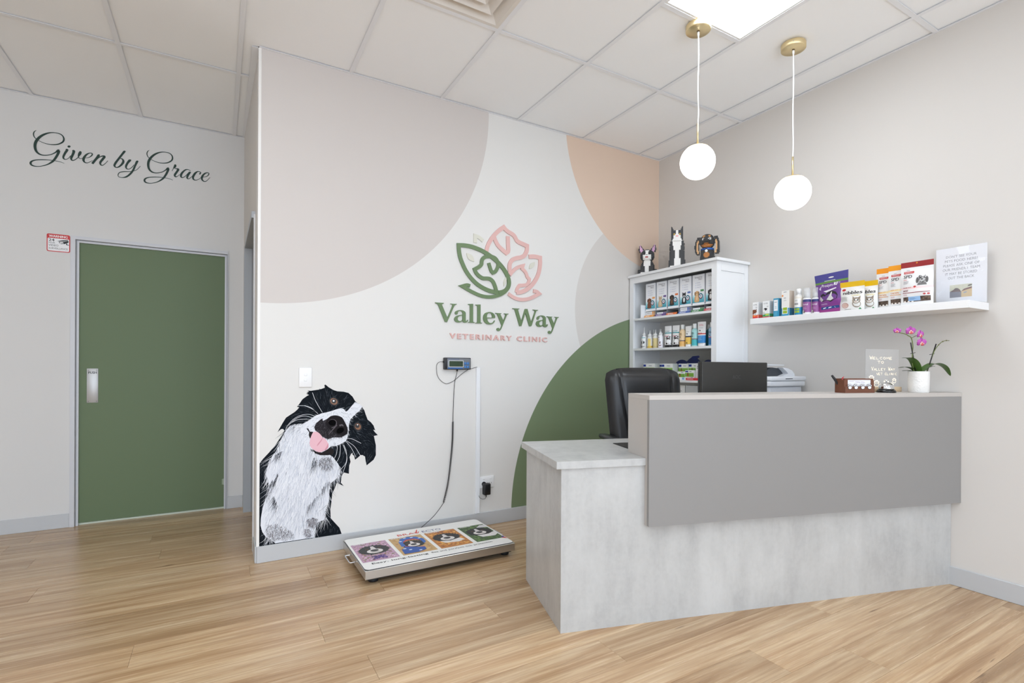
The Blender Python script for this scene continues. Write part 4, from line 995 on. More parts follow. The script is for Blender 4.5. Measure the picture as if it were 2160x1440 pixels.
def seat(u, v, top=True):
    x = (2 * u - 1) * .255; y = -.27 + .50 * v
    k = (1 - abs(2 * u - 1) ** 6) * (1 - abs(2 * v - 1) ** 6)
    return (x, y, .44 + (.055 * k if top else -.045 * k ** .5))
b.grid(lambda u, v: seat(u, v), 20, 20, LEATHER); b.grid(lambda u, v: seat(1 - u, v, False), 20, 20, LEATHER); b.build('seat', ch)
for sg in (-1, 1):
    arm = MB(); arm.rbox(sg * .285 - .028, sg * .285 + .028, .015, .235, .695, .725, LEATHER, .012, 3); a_ = arm.build('armrest', ch)
    q = MB(); q.tube(smooth_pts([(sg * .24, .05, .415), (sg * .29, .06, .44), (sg * .295, .09, .60), (sg * .288, .12, .70)], 5), .013, BLK, 10); q.build('arm_support', a_)
b = MB(); b.rbox(-.10, .10, -.10, .12, .37, .40, BLK, .006, 1); b.build('seat_mechanism', ch)
b = MB(); b.lathe([(.028, .09), (.028, .24), (.018, .245), (.018, .37)], BLK, 16); b.build('gas_column', ch)
b = MB(); b.rbox(-.035, .035, .10, .205, .385, .52, BLK, .006, 1); b.build('back_bracket', ch)
for k in range(5):
    a = 2 * PI * k / 5 + .3
    l_ = MB(); l_.tube([(.02 * math.cos(a), .02 * math.sin(a), .10), (.16 * math.cos(a), .16 * math.sin(a), .09), (.29 * math.cos(a), .29 * math.sin(a), .068)], [.024, .020, .014], BLK, 8); lo = l_.build('base_leg', ch)
    q = MB(); q.lathe([(.027, -.011), (.0275, .011)], M((30, 30, 32), .5), 16, Matrix.Translation((.29 * math.cos(a), .29 * math.sin(a), .0275)) @ Matrix.Rotation(a, 4, 'Z') @ Matrix.Rotation(PI / 2, 4, 'X')); q.build('castor', lo)

# ---- low bench with printer beside the right wall
b = MB(); b.rbox(-.23, .23, -.215, .215, 0, .70, M((226, 226, 226), .45), .003, 1, smooth=False)
bench = thing('side_cabinet', 'low white side cabinet behind the desk under the printer', 'cabinet', (-.245, -1.130, 0), 0)
b.build('cabinet_body', bench)
b = MB(); b.rbox(-.235, .235, -.22, .22, .70, .72, M((232, 232, 232), .4), .002, 1, smooth=False); b.build('cabinet_top', bench)
pr = thing('printer', 'pale grey multifunction printer with raised document tray behind the monitor', 'printer', (-.222, -1.130, .72), 0)
PW1 = M((222, 224, 228), .45); PW2 = M((206, 209, 215), .45); PD = M((58, 62, 68), .5)
b = MB(); b.rbox(-.175, .165, -.205, .205, 0, .30, PW2, .012, 2); b.build('printer_body', pr)
b = MB(); b.rbox(-.190, .175, -.220, .212, .300, .333, PW1, .006, 2); b.build('scanner_bed', pr)
b = MB(); b.rbox(-.190, .180, -.225, .215, .334, .362, PW1, .006, 2); lid = b.build('scanner_lid', pr)
b = MB(); b.rbox(-.045, .030, -.2262, -.2235, .345, .350, PD, .001, 1); b.build('lid_handle', lid)
b = MB(); b.prism([(-.185, .363), (-.03, .363), (.02, .378), (-.03, .412), (-.10, .418), (-.185, .395)], -.17, .17, PD); b.build('feeder_throat', pr)
b = MB(); b.prism(smooth_pts([(-.06, .363), (.075, .363), (.068, .385), (.03, .408), (-.03, .418), (-.06, .410)], 3, True) and [(-.05, .363), (.085, .363), (.080, .380), (.055, .400), (.01, .413), (-.045, .418), (-.01, .398), (.012, .380)], -.205, -.165, PW1); b.build('feeder_cover', pr)
tr_ = MB()
tr_.prism([(-.215, .4315), (.010, .4315), (.012, .4365), (-.215, .4385)], -.18, .18, PW1); tray = tr_.build('document_tray', pr)
for k in range(8):
    q = MB(); q.prism([(-.20, .4275), (-.02 - .0 * k, .4315), (-.20, .4315)], -.17 + .045 * k, -.162 + .045 * k, PW2); q.build('tray_rib', tray)
b = MB(); b.prism([(-.10, .436), (.005, .4365), (.002, .452), (-.095, .455)], .16, .168, PW1); b.build('paper_guide', pr)
b = MB(); b.rbox(-.175, -.05, -.10, .10, .415, .432, PD, .004, 1); b.build('feeder_roller', pr)

# ---- tall white bookcase in the corner
WHT = M((233, 234, 235), .42); WHT2 = M((214, 212, 208), .6)
CX, CY0, CY1 = -.345, -.895, -.012
cab = thing('bookcase', 'tall white open bookcase in the corner holding pet medicines', 'bookcase', (0, 0, 0))
b = MB(); b.rbox(CX - .018, -.003, CY0 - .018, CY1 + .008, 1.884, 1.905, WHT, .002, 1, smooth=False); b.build('top_board', cab)
TK = .020
b = MB(); b.box(CX, -.003, CY1 - TK, CY1, .0, 1.8835, WHT); b.build('side_board', cab)
# visible side: frame and recessed panel
b = MB()
b.box(CX, -.30, CY0, CY0 + TK, 0, 1.8835, WHT); b.box(-.045, -.003, CY0, CY0 + TK, 0, 1.8835, WHT)
b.box(-.2995, -.0455, CY0, CY0 + TK, 1.82, 1.8835, WHT); b.box(-.2995, -.0455, CY0, CY0 + TK, 0, .10, WHT)
b.build('side_frame', cab)
b = MB(); b.box(-.2995, -.0455, CY0 + .006, CY0 + TK, .1005, 1.8195, WHT); b.build('side_inset', cab)
b = MB(); b.box(-.010, -.003, CY0 + TK + .0005, CY1 - TK - .0005, .0, 1.8835, WHT2); b.build('back_board', cab)
for y0, y1 in ((CY1 - .045, CY1 - TK - .0005), (CY0 + TK + .0005, CY0 + .045)):
    b = MB(); b.box(CX, CX + .02, y0, y1, 0, 1.8835, WHT); b.build('front_stile', cab)
b = MB(); b.box(CX, CX + .02, CY0 + .0455, CY1 - .0455, 1.835, 1.8835, WHT); b.build('front_rail', cab)
SHZ = [1.541, 1.291, 1.041, .70, .36]
for z in SHZ:
    b = MB(); b.prism([(CX + .002, CY0 + .0455), (CX + .002, CY1 - .0455), (CX + .0205, CY1 - .0455), (CX + .0205, CY1 - TK - .0005), (-.0105, CY1 - TK - .0005), (-.0105, CY0 + TK + .0005), (CX + .0205, CY0 + TK + .0005), (CX + .0205, CY0 + .0455)], z - .017, z, WHT, plane='xy'); b.build('shelf_board', cab)
b = MB(); b.box(CX + .01, CX + .025, CY0 + .0455, CY1 - .0455, 0, .08, WHT); b.build('plinth', cab)

# ---- floating shelf on the right wall
b = MB(); b.rbox(-.234, -.001, -2.261, -1.078, 1.4305, 1.468, M((240, 240, 240), .4), .0012, 1, smooth=False)
tag(b.build('wall_shelf'), 'long white floating shelf on the right wall holding pet treats', 'shelf')

# ---- platform scale
ps = thing('platform_scale', 'low stainless platform scale with a printed dog mat by the mural wall', 'scale', (-2.2475, -.3575, 0))
SS = M((196, 194, 190), .30, metal=.9)
b = MB(); b.rbox(-.4425, .4425, -.2725, .2725, .034, .079, SS, .002, 1, smooth=False); b.build('scale_body', ps)
b = MB(); b.box(-.425, .425, -.255, .255, .024, .0335, M((40, 40, 42), .6)); b.build('under_frame', ps)
for x in (-.385, .405):
    for y in (-.21, .22):
        b = MB(); b.lathe([(.024, 0), (.026, .006), (.026, .016), (.012, .0235)], M((24, 24, 26), .6), 16, Matrix.Translation((x, y, 0))); b.build('foot', ps)
for sg in (-1, 1):
    b = MB(); b.tube(smooth_pts([(sg * .4425, -.06, .060), (sg * .466, -.062, .060), (sg * .474, -.055, .060), (sg * .475, 0, .060), (sg * .474, .055, .060), (sg * .466, .062, .060), (sg * .4425, .06, .060)], 4), .0035, M((214, 214, 216), .2, metal=.9), 8); b.build('carry_handle', ps)
MW, MD_ = .878, .535
mat_ = MB(); mat_.prism(rrect(MW, MD_, .026, -MW / 2, -MD_ / 2 + .001), .0795, .0830, M((236, 235, 231), .35), plane='xy', m_side=M((70, 70, 72), .5)); mt = mat_.build('top_mat', ps)
p = Pr((-.4425, -.2725, .0830), (1, 0, 0), (0, 1, 0), (0, 0, 1), eps=.0003)
rp = random.Random(5)
def speckle(x0, y0, x1, y1, cols, n, r0, r1, layer):
    for _ in range(n):
        cx, cy, r = rp.uniform(x0 + r1, x1 - r1), rp.uniform(y0 + r1, y1 - r1), rp.uniform(r0, r1)
        a = rp.random() * 6
        p.poly([(cx + r * math.cos(a + t) * (1 if k % 2 else .6), cy + r * math.sin(a + t) * (1 if k % 2 else .6)) for k, t in enumerate([0, 1.57, 3.14, 4.71])], rp.choice(cols), layer)
def face(cx, cy, s, ear, black=(34, 35, 38), dx=0.0):
    for t in range(26):              # shaggy outline
        a = 2 * PI * t / 26; r = s * rp.uniform(.96, 1.14)
        p.poly([(cx + math.cos(a - .18) * s * .8 * 1.15, cy + math.sin(a - .18) * s * .8), (cx + math.cos(a) * r * 1.15, cy + math.sin(a) * r), (cx + math.cos(a + .18) * s * .8 * 1.15, cy + math.sin(a + .18) * s * .8)], black, 3)
    p.ell(cx, cy, s * 1.08, s * .95, black, 3, 24)
    p.poly([(cx + dx - s * .10, cy + s * .75), (cx + dx + s * .10, cy + s * .75), (cx + dx + s * .2, cy + s * .1), (cx + dx - s * .2, cy + s * .1)], (214, 208, 206), 4)
    p.ell(cx + dx, cy - s * .30, s * .58, s * .44, (222, 216, 212), 4, 20)
    p.ell(cx + dx, cy - s * .18, s * .30, s * .22, (32, 30, 32), 5, 16)
    p.ell(cx + dx, cy - s * .08, s * .20, s * .06, (84, 80, 84), 6, 12)
    p.stroke([(cx + dx - s * .3, cy - s * .52), (cx + dx, cy - s * .48), (cx + dx + s * .3, cy - s * .52)], s * .05, (90, 84, 84), 5)
    for e in (-1, 1):
        p.ell(cx + dx + e * s * .46, cy + s * .26, s * .12, s * .10, (108, 74, 48), 5, 12); p.ell(cx + dx + e * s * .46, cy + s * .26, s * .06, s * .06, (12, 12, 12), 6, 10)
PH = [(.0155, .218), (.2375, .440), (.462, .6635), (.689, .872)]
Y0, Y1 = .112, .418
BG = [(188, 152, 176), (196, 160, 108), (186, 122, 62), (74, 100, 58)]
for k, (x0, x1) in enumerate(PH): p.rect(x0, Y0, x1, Y1, BG[k], 1)
speckle(*(PH[0][0], Y0, PH[0][1], Y1), [(214, 170, 196), (176, 128, 158), (126, 132, 90), (150, 118, 84), (232, 200, 216)], 420, .004, .010, 2)
speckle(*(PH[1][0], Y0, PH[1][1], Y1), [(210, 178, 124), (180, 138, 92), (200, 164, 112)], 120, .008, .020, 2)
speckle(*(PH[2][0], Y0, PH[2][1], Y1), [(220, 150, 70), (160, 92, 44), (204, 132, 54), (128, 72, 40), (230, 176, 92)], 300, .007, .017, 2)
speckle(*(PH[3][0], Y0, PH[3][1], Y1), [(96, 130, 66), (54, 74, 46), (120, 150, 84), (60, 66, 66)], 300, .005, .012, 2)
face(.118, .285, .078, 0)
speckle(.07, .125, .165, .195, [(86, 62, 128), (66, 44, 104), (112, 86, 150)], 120, .005, .009, 5)
face(.345, .272, .062, 0)
# snow hood and scarf on the second dog
for pts, c in (([(.27, .25), (.275, .33), (.30, .385), (.35, .405), (.40, .385), (.43, .33), (.425, .27), (.405, .25), (.405, .31), (.375, .345), (.325, .345), (.295, .31), (.295, .25)], (52, 100, 176)), ([(.25, .13), (.255, .2), (.29, .245), (.335, .215), (.39, .19), (.385, .15), (.33, .125)], (40, 82, 158)), ([(.29, .255), (.30, .245), (.345, .205), (.392, .20), (.385, .19), (.33, .195), (.285, .235)], (196, 52, 52)), ([(.298, .31), (.325, .342), (.375, .342), (.403, .31), (.398, .327), (.375, .356), (.325, .356), (.302, .327)], (196, 62, 58))):
    p.poly(pts, c, 6)
for cx, cy in ((.29, .34), (.33, .39), (.41, .35), (.30, .18), (.35, .15), (.275, .21), (.37, .38)): p.ell(cx, cy, .010, .007, (214, 226, 240), 7, 8)
face(.560, .285, .076, 0); p.poly([(.50, .235), (.52, .19), (.60, .175), (.645, .20), (.63, .24), (.56, .215)], (226, 222, 218), 4)
face(.785, .285, .074, 0, dx=-.006); p.poly([(.74, .22), (.76, .18), (.84, .17), (.872, .20), (.872, .25), (.82, .22)], (226, 222, 220), 4); p.poly([(.80, .36), (.84, .40), (.872, .40), (.872, .34)], (210, 208, 208), 4)
for (x0, x1), t in zip(PH, ('SPRING', 'SUMMER', 'AUTUMN', 'WINTER')): p.text(t, x0 + .012, Y1 - .022, .014, (240, 240, 238), 8, bold=.03)
p.text('BRAV', .302, .440, .034, (214, 62, 44), 2, width=.150); p.text('ECTO', .462, .440, .034, (58, 64, 122), 2, width=.130)
p.poly([(.418, .446), (.428, .446), (.452, .512), (.446, .512), (.424, .462)], (214, 62, 44), 3)
p.text('Easy, long-lasting', .052, .070, .020, (40, 40, 42), 2, bold=.03, width=.315); p.text('flea and paralysis tick protection', .388, .070, .020, (74, 74, 78), 2, width=.385)
p.poly([(.852, .118), (.878, .118), (.878, .145)], (92, 74, 150), 2); p.poly([(.852, .112), (.878, .085), (.878, .116)], (206, 84, 78), 2)
p.build('mat_print', mt)

# ================================================================== PENDANTS
BRASS = M((232, 212, 166), .34, metal=.85)
CORD = M((244, 244, 242), .5)
GLOBE = M((255, 250, 242), .4, emit=GLOBE_STRENGTH)
def pendant(x, y, zc, rod_top, r, label, wig):
    t = thing('pendant_light', label, 'pendant light', (x, y, 0), group='brass and white globe pendant lights')
    b = MB(); b.lathe([(.002, H), (.063, H), (.064, H - .002), (.064, H - .028), (.062, H - .030), (.002, H - .030)], BRASS, 40); c = b.build('ceiling_canopy', t)
    q = MB(); q.lathe([(.0022, 0), (.0022, .0015), (.0003, .002)], STEEL, 8, Matrix.Translation((-.0545, -.0335, H - .015)) @ Matrix.Rotation(math.radians(-58), 4, 'Z') @ Matrix.Rotation(PI / 2, 4, 'X')); q.build('set_screw', c)
    q = MB(); q.lathe([(.0075, H - .033), (.0075, H - .0305)], M((120, 96, 60), .4, metal=.8), 14); q.build('cord_ferrule', c)
    b = MB(); b.lathe([(.0055, H - .055), (.006, H - .034)], CORD, 12); b.build('cord_grip', t)
    zs = [H - .04 + (rod_top - H + .04) * k / 8 for k in range(9)]
    b = MB(); b.tube(smooth_pts([(wig * .004 * math.sin(k * 1.1), wig * .003 * math.cos(k * 1.3) - .003 * wig if 0 < k < 8 else 0, z) for k, z in enumerate(zs)], 4), .0034, CORD, 8); b.build('cord', t)
    top = zc + r
    b = MB(); b.tube([(0, 0, rod_top + .003), (0, 0, top - .002)], .0052, BRASS, 12); b.build('brass_stem', t)
    cap = [(.0052, top + .004), (.012, top + .003)] + [((r + .0015) * math.sin(a), zc + (r + .0015) * math.cos(a)) for a in [.16 * k for k in range(1, 5)]]
    b = MB(); b.lathe(cap, BRASS, 32, caps=False); b.build('brass_cap', t)
    b = MB(); b.ball((0, 0, zc), r, GLOBE, 40, 24); b.build('globe', t)
pendant(-1.152, -1.417, 2.226, 2.427, .0905, 'globe pendant light hanging higher, nearer the mural wall', .35)
pendant(-.567, -1.580, 2.119, 2.317, .0945, 'globe pendant light hanging lower, nearer the right wall', .25)
# ================================================================== GOODS ON SHELVES
R90 = -PI / 2                       # local front (-y) turned towards the room for things along the right wall
def on_wall(xf, yl, yr, d, z): return (xf + d / 2, (yl + yr) / 2, z), abs(yl - yr)
def carton(name, label, cat, xf, yl, yr, d, z, h, rgb, side=None, group=None, bands=None, shaded_side_bands=None):
    loc, w_ = on_wall(xf, yl, yr, d, z)
    t = thing(name, label, cat, loc, R90, group)
    b = MB(); b.rbox(-w_ / 2, w_ / 2, -d / 2, d / 2, 0, h, M(rgb, .45), .0008, 1, smooth=False)
    body = b.build('carton_body', t)
    p = Pr((-w_ / 2, -d / 2, 0), eps=.0002)
    q = Pr((w_ / 2, -d / 2, 0), (0, 1, 0), (0, 0, 1), (1, 0, 0), eps=.0002)
    if side: q.rect(.0008, .0008, d - .0008, h - .0008, side, 1)  # side faces get darker copies of the front colours as painted shade
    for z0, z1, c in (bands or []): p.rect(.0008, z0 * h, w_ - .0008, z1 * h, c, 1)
    for z0, z1, c in (shaded_side_bands or []): q.rect(.0008, z0 * h, d - .0008, z1 * h, c, 2)
    return t, p, q, w_, h
def done(t, p, q=None):
    if p.mb.f: p.build('front_print', t)
    if q is not None and q.mb.f: q.build('shaded_side_print', t)
def pet(p, x, y, s, coat, chest=None, layer=3, ear='flop'):
    """small sitting pet picture: body, head, ears"""
    p.ell(x, y + s * .30, s * .26, s * .34, coat, layer, 14)
    p.ell(x - s * .16, y + s * .09, s * .13, s * .10, coat, layer, 10); p.ell(x + s * .16, y + s * .09, s * .13, s * .10, coat, layer, 10)
    if chest: p.ell(x, y + s * .34, s * .11, s * .22, chest, layer + 1, 12)
    p.ell(x, y + s * .76, s * .20, s * .20, coat, layer, 14)
    dk_ = tuple(int(c * .7) for c in coat)
    if ear == 'flop':
        for e in (-1, 1): p.ell(x + e * s * .19, y + s * .72, s * .08, s * .18, dk_, layer + 1, 10)
    else:
        for e in (-1, 1): p.poly([(x + e * s * .05, y + s * .90), (x + e * s * .20, y + s * .84), (x + e * s * .19, y + s * 1.06)], coat, layer)
    p.ell(x, y + s * .68, s * .09, s * .08, chest or tuple(min(255, int(c * 1.25) + 12) for c in coat), layer + 2, 10)
    p.ell(x, y + s * .72, s * .035, s * .028, (24, 22, 22), layer + 3, 8)
    for e in (-1, 1): p.ell(x + e * s * .085, y + s * .81, s * .022, s * .022, (24, 22, 22), layer + 3, 8)

ZS = 1.468
# --- two small supplement cartons
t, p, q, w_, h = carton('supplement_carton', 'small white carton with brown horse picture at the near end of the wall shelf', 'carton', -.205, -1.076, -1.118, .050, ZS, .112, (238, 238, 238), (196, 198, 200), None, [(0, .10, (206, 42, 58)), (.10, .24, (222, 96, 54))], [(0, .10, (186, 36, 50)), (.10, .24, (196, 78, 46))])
p.text('CYTE', .006, .090, .008, (40, 40, 44), 3, width=.026); p.lines(.022, .078, .014, 2, .0015, .004, (130, 130, 134))
p.poly([(.001, .030), (.001, .060), (.012, .062), (.024, .060), (.031, .066), (.030, .050), (.034, .044), (.026, .042), (.022, .034), (.012, .028)], (118, 66, 40), 3)
p.rect(.010, .024, .036, .036, (240, 240, 240), 4); p.ell(.014, .018, .005, .004, (240, 150, 40), 4, 10); p.lines(.014, .031, .018, 1, .003, .004, (110, 110, 114), 5)
q.lines(.006, .098, .038, 12, .0012, .006, (150, 152, 156), 3); done(t, p, q)
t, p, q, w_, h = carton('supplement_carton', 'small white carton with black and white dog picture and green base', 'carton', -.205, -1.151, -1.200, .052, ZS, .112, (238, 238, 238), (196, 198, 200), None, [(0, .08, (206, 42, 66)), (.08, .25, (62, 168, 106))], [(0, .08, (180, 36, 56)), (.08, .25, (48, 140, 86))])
p.text('CYTE', .007, .092, .008, (40, 40, 44), 3, width=.030); p.lines(.030, .078, .014, 2, .0015, .004, (130, 130, 134))
p.ell(.018, .056, .013, .009, (30, 28, 32), 3, 14, .4); p.ell(.010, .048, .009, .010, (232, 230, 228), 4, 12); p.poly([(.024, .060), (.034, .064), (.030, .050)], (30, 28, 32), 3)
p.poly([(.001, .022), (.001, .046), (.010, .044), (.018, .030), (.014, .022)], (196, 194, 192), 3); p.ell(.014, .018, .005, .004, (30, 130, 70), 4, 10); p.rect(.020, .016, .044, .026, (196, 206, 90), 4)
q.lines(.006, .098, .040, 12, .0012, .006, (150, 152, 156), 3); done(t, p, q)
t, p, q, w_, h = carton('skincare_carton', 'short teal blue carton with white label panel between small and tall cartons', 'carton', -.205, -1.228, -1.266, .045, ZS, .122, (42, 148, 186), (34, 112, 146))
p.rect(.004, .040, .032, .112, (238, 240, 242), 2); p.lines(.008, .098, .020, 1, .003, .004, (110, 120, 130), 3); p.lines(.010, .070, .016, 4, .0014, .005, (120, 170, 190), 3); p.lines(.006, .034, .024, 7, .0014, .0042, (120, 190, 214), 3); done(t, p, q)
def green_squares(p, x, y, s_, n=2):
    p.rect(x - .004, y - .004, x + s_ + .004, y + 2 * s_ * .62 + .008, (240, 242, 240), 3)
    for k in range(2): p.rect(x, y + k * (s_ * .62 + .003), x + s_, y + k * (s_ * .62 + .003) + s_ * .62, (156, 186, 44), 4)
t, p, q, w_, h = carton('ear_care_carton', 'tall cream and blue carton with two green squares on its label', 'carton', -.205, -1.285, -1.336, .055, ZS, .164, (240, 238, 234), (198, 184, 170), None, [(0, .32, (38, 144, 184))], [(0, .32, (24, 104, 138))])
green_squares(p, .010, .018, .028); p.lines(.014, .156, .022, 1, .003, .004, (100, 110, 130), 3); p.ell(.007, .132, .006, .006, (226, 138, 62), 3, 12); p.lines(.016, .119, .018, 1, .005, .006, (170, 168, 166), 3); p.lines(.016, .104, .020, 2, .0014, .004, (170, 170, 170), 3); done(t, p, q)
def bottle(name, label, cat, x, y, z, prof, mats, group=None, rz=R90, pr=None):
    t = thing(name, label, cat, (x, y, z), rz, group)
    nb = mats.index('cap')
    m2 = [m for m in mats if m != 'cap']
    b = MB(); b.lathe(prof[:nb + 1], m2[0], 28, mats=m2[:nb]); b.build('bottle_body', t)
    c = MB(); c.lathe(prof[nb:], m2[-1], 28, mats=m2[nb:]); c.build('bottle_cap', t)
    return t
def bent(r): return lambda x, y: math.sqrt(max(r * r - x * x, 0)) - 0
WHB = M((242, 242, 241), .35)
def P_round(t, r): return Pr((0, 0, 0), eps=.0003, bend=lambda x, y: math.sqrt(max(r * r - x * x, 1e-8)))
t = bottle('ear_cleaner_bottle', 'cream bottle with blue base and white cap beside the tall carton', 'bottle', -.178, -1.384, ZS, [(.023, 0), (.0245, .003), (.0245, .052), (.0245, .112), (.021, .124), (.013, .130), (.013, .134), (.0145, .134), (.0145, .166), (.012, .168)], [M((238, 238, 236), .4), M((38, 140, 182), .4), M((230, 222, 208), .4), M((236, 232, 224), .4), WHB, WHB, 'cap', WHB, WHB, WHB])
p = P_round(t, .0247)
for kx in (-.017, .000):
    for kz in (.016, .032): p.rect(kx, kz, kx + .015, kz + .012, (156, 186, 44), 2)
p.rect(-.021, .050, .020, .106, (242, 241, 238), 1); p.lines(-.016, .076, .030, 2, .0035, .006, (70, 70, 76), 3); p.lines(-.012, .096, .024, 2, .0016, .005, (150, 150, 150), 3); done(t, p)
for i, (yy, xx) in enumerate(((-1.437, -.180), (-1.476, -.150))):
    t = thing('dental_spray', ('white and purple dental spray bottle with clear cap in front' if i == 0 else 'white and purple dental spray bottle with clear cap, half hidden behind its twin'), 'spray bottle', (xx, yy, ZS), R90, 'dental spray bottles')
    b = MB(); b.lathe([(.022, 0), (.0235, .002), (.0235, .014), (.0235, .078), (.0235, .094), (.021, .102), (.013, .106)], WHB, 24, mats=[WHB, WHB, M((150, 86, 148), .4), M((52, 60, 120), .4), WHB, WHB]); b.build('bottle_body', t)
    c = MB(); c.lathe([(.0165, .106), (.0165, .130), (.012, .134), (.008, .137)], WHB, 20); c.build('pump', t)
    c = MB(); c.lathe([(.0185, .107), (.0185, .160), (.016, .166), (.001, .167)], M((236, 238, 240), .15, alpha=.38), 20); c.build('clear_cap', t)
    p = P_round(t, .0238); p.text('Dental', -.017, .058, .011, (240, 236, 240), 2, width=.034); p.lines(-.014, .046, .026, 4, .0013, .004, (206, 170, 204), 2)
    p.ell(-.010, .020, .006, .009, (220, 218, 216), 2, 12); p.ell(-.003, .016, .005, .007, (110, 100, 92), 3, 12); done(t, p)
t, p, q, w_, h = carton('ear_care_carton', 'beige carton with teal base tucked behind the purple bag', 'carton', -.115, -1.462, -1.508, .05, ZS, .150, (222, 212, 196), (196, 184, 168), None, [(0, .22, (44, 124, 140))]); done(t, p, q)

def pouch(name, label, x, y, z, w_, h, th, rgb, bands=None, group=None, roll=0.0, taper=0.0, lean=0.0):
    """stand-up foil pouch, front towards the room; returns thing and the bend of its front"""
    t = thing(name, label, 'pouch', (x, y, z), 0, group); t.rotation_euler = (lean, roll, R90)
    def half(u, v):
        uu = abs(2 * u - 1)
        return th / 2 * (1 - uu ** 3) * (min(1, .35 + 2.4 * v) if v < .3 else 1) * max(0, 1 - max(0, (v - .30) / .52) ** 1.6) + .0006
    def X(u, v): return (2 * u - 1) * w_ / 2 * (1 - taper * (1 - v))
    rip = lambda u, v: .0009 * math.sin(u * 9 + v * 17) * (1 - abs(2 * v - 1) ** 4)
    def mf(u, v):
        for v0, v1, c in (bands or []):
            if v0 <= v <= v1: return M(c, .30, spec=.6)
        return M(rgb, .30, spec=.6)
    b = MB()
    fn = lambda u, v: (X(u, v), -half(u, v) + rip(u, v), h * v); bk = lambda u, v: (X(1 - u, v), half(1 - u, v), h * v)
    b.grid(fn, 20, 40, M(rgb, .3, spec=.6), mfn=mf); b.grid(bk, 20, 40, M(rgb, .3, spec=.6), mfn=mf)
    b.grid(lambda u, v: (X(u, 0), half(u, 0) * (2 * v - 1), 0), 20, 1, M(rgb, .3, spec=.6))
    b.build('pouch_body', t)
    bend = lambda px, pz: half(min(1, max(0, (px / (w_ / 2 * (1 - taper * (1 - pz / h))) + 1) / 2)), pz / h) - rip(min(1, max(0, (px / (w_ / 2) + 1) / 2)), pz / h) + .0002
    return t, Pr((0, 0, 0), eps=.00035, bend=bend)
t, p = pouch('dental_chew_pouch', 'large purple dental chew pouch with a dog picture tilted on the wall shelf', -.150, -1.580, ZS + .004, .200, .240, .055, (106, 60, 138), [(0, .17, (158, 60, 140)), (.17, .32, (128, 58, 140)), (.76, .80, (98, 140, 62)), (.80, 1, (72, 70, 142))], roll=-.06, taper=.16)
p.text('Prozym', -.056, .158, .018, (244, 244, 246), 2, width=.070); p.text('RF', .018, .160, .019, (244, 244, 246), 2, bold=.04, width=.026); p.text('2', .048, .170, .009, (244, 244, 246), 2)
p.ell(.000, .214, .016, .004, (236, 234, 230), 2, 12); p.lines(-.04, .197, .08, 1, .003, .004, (210, 226, 190), 2)
p.poly([(-.062, .085), (-.055, .112), (-.040, .120), (-.028, .108), (-.012, .124), (.010, .130), (.034, .118), (.044, .098), (.040, .078), (.020, .070), (.004, .062), (-.016, .074), (-.034, .072), (-.050, .070)], (34, 32, 36), 2)
p.poly([(-.066, .084), (-.058, .104), (-.050, .092), (-.040, .080), (-.052, .070)], (206, 204, 204), 3); p.poly([(-.020, .078), (-.004, .100), (.006, .122), (.012, .124), (.010, .098), (.022, .080), (.004, .070)], (214, 212, 212), 3); p.ell(-.030, .104, .005, .004, (12, 12, 14), 4, 10)
p.rect(-.062, .022, .046, .038, (38, 72, 136), 2); p.text('L', .020, .025, .009, (232, 236, 244), 3); p.lines(-.058, .056, .05, 2, .0015, .004, (214, 190, 220), 2)
for x0 in (-.05, -.018): p.poly([(x0, .026), (x0 + .018, .028), (x0 + .022, .034), (x0 + .004, .032)], (232, 236, 244), 3)
p.poly([(-.070, .150), (-.060, .168), (-.056, .140)], (214, 206, 226), 3); p.poly([(-.04, .132), (.034, .146), (.036, .140), (-.02, .122)], (228, 224, 234), 5); p.build('pouch_print', t)
for i, (xx, yl, yr) in enumerate(((-.165, -1.628, -1.762), (-.125, -1.690, -1.812), (-.085, -1.708, -1.826))):
    t, p = pouch('cat_treat_pouch', ['front cat treat pouch with yellow top and tabby kitten, lettered in full', 'middle cat treat pouch with yellow top, half hidden by the first', 'rearmost cat treat pouch with yellow top showing only a sliver'][i], xx, (yl + yr) / 2, ZS, abs(yl - yr), .172 - .002 * i, .040, (232, 231, 228), [(.82, 1, (226, 182, 20))], group='cat treat pouches')
    W2 = abs(yl - yr) / 2
    p.text('nibbles', -W2 + .020, .098, .019, (18, 18, 20), 2, bold=.05, width=2 * W2 - .028); p.text('CHICKEN', .004, .085, .007, (226, 206, 60), 2)
    p.ell(-W2 + .024, .126, .011, .007, (188, 38, 44), 2, 12); p.lines(-W2 + .012, .084, .045, 6, .0013, .0048, (140, 150, 140), 2)
    p.ell(-W2 + .036, .034, .020, .016, (198, 160, 150), 2, 16); p.ell(-W2 + .036, .034, .014, .010, (214, 180, 168), 3, 12)
    cx = W2 - .036
    p.ell(cx, .038, .022, .020, (150, 138, 124), 2, 14); p.ell(cx, .058, .020, .018, (160, 146, 130), 3, 16)
    for e in (-1, 1): p.poly([(cx + e * .006, .072), (cx + e * .019, .066), (cx + e * .020, .084)], (150, 134, 118), 3); p.ell(cx + e * .008, .061, .004, .0035, (44, 44, 36), 4, 10)
    p.ell(cx, .052, .006, .004, (206, 190, 178), 4, 10); p.ell(cx, .054, .002, .0015, (150, 96, 90), 5, 8)
    for k in range(4): p.stroke([(cx - .012 + .008 * k, .074), (cx - .010 + .007 * k, .066)], .0014, (96, 84, 72), 4)
    p.poly([(W2 - .028, .008), (W2 - .012, .008), (W2 - .020, .018)], (40, 132, 76), 2); p.lines(-W2 + .03, .012, .05, 1, .002, .004, (120, 120, 120), 2); p.build('pouch_print', t)
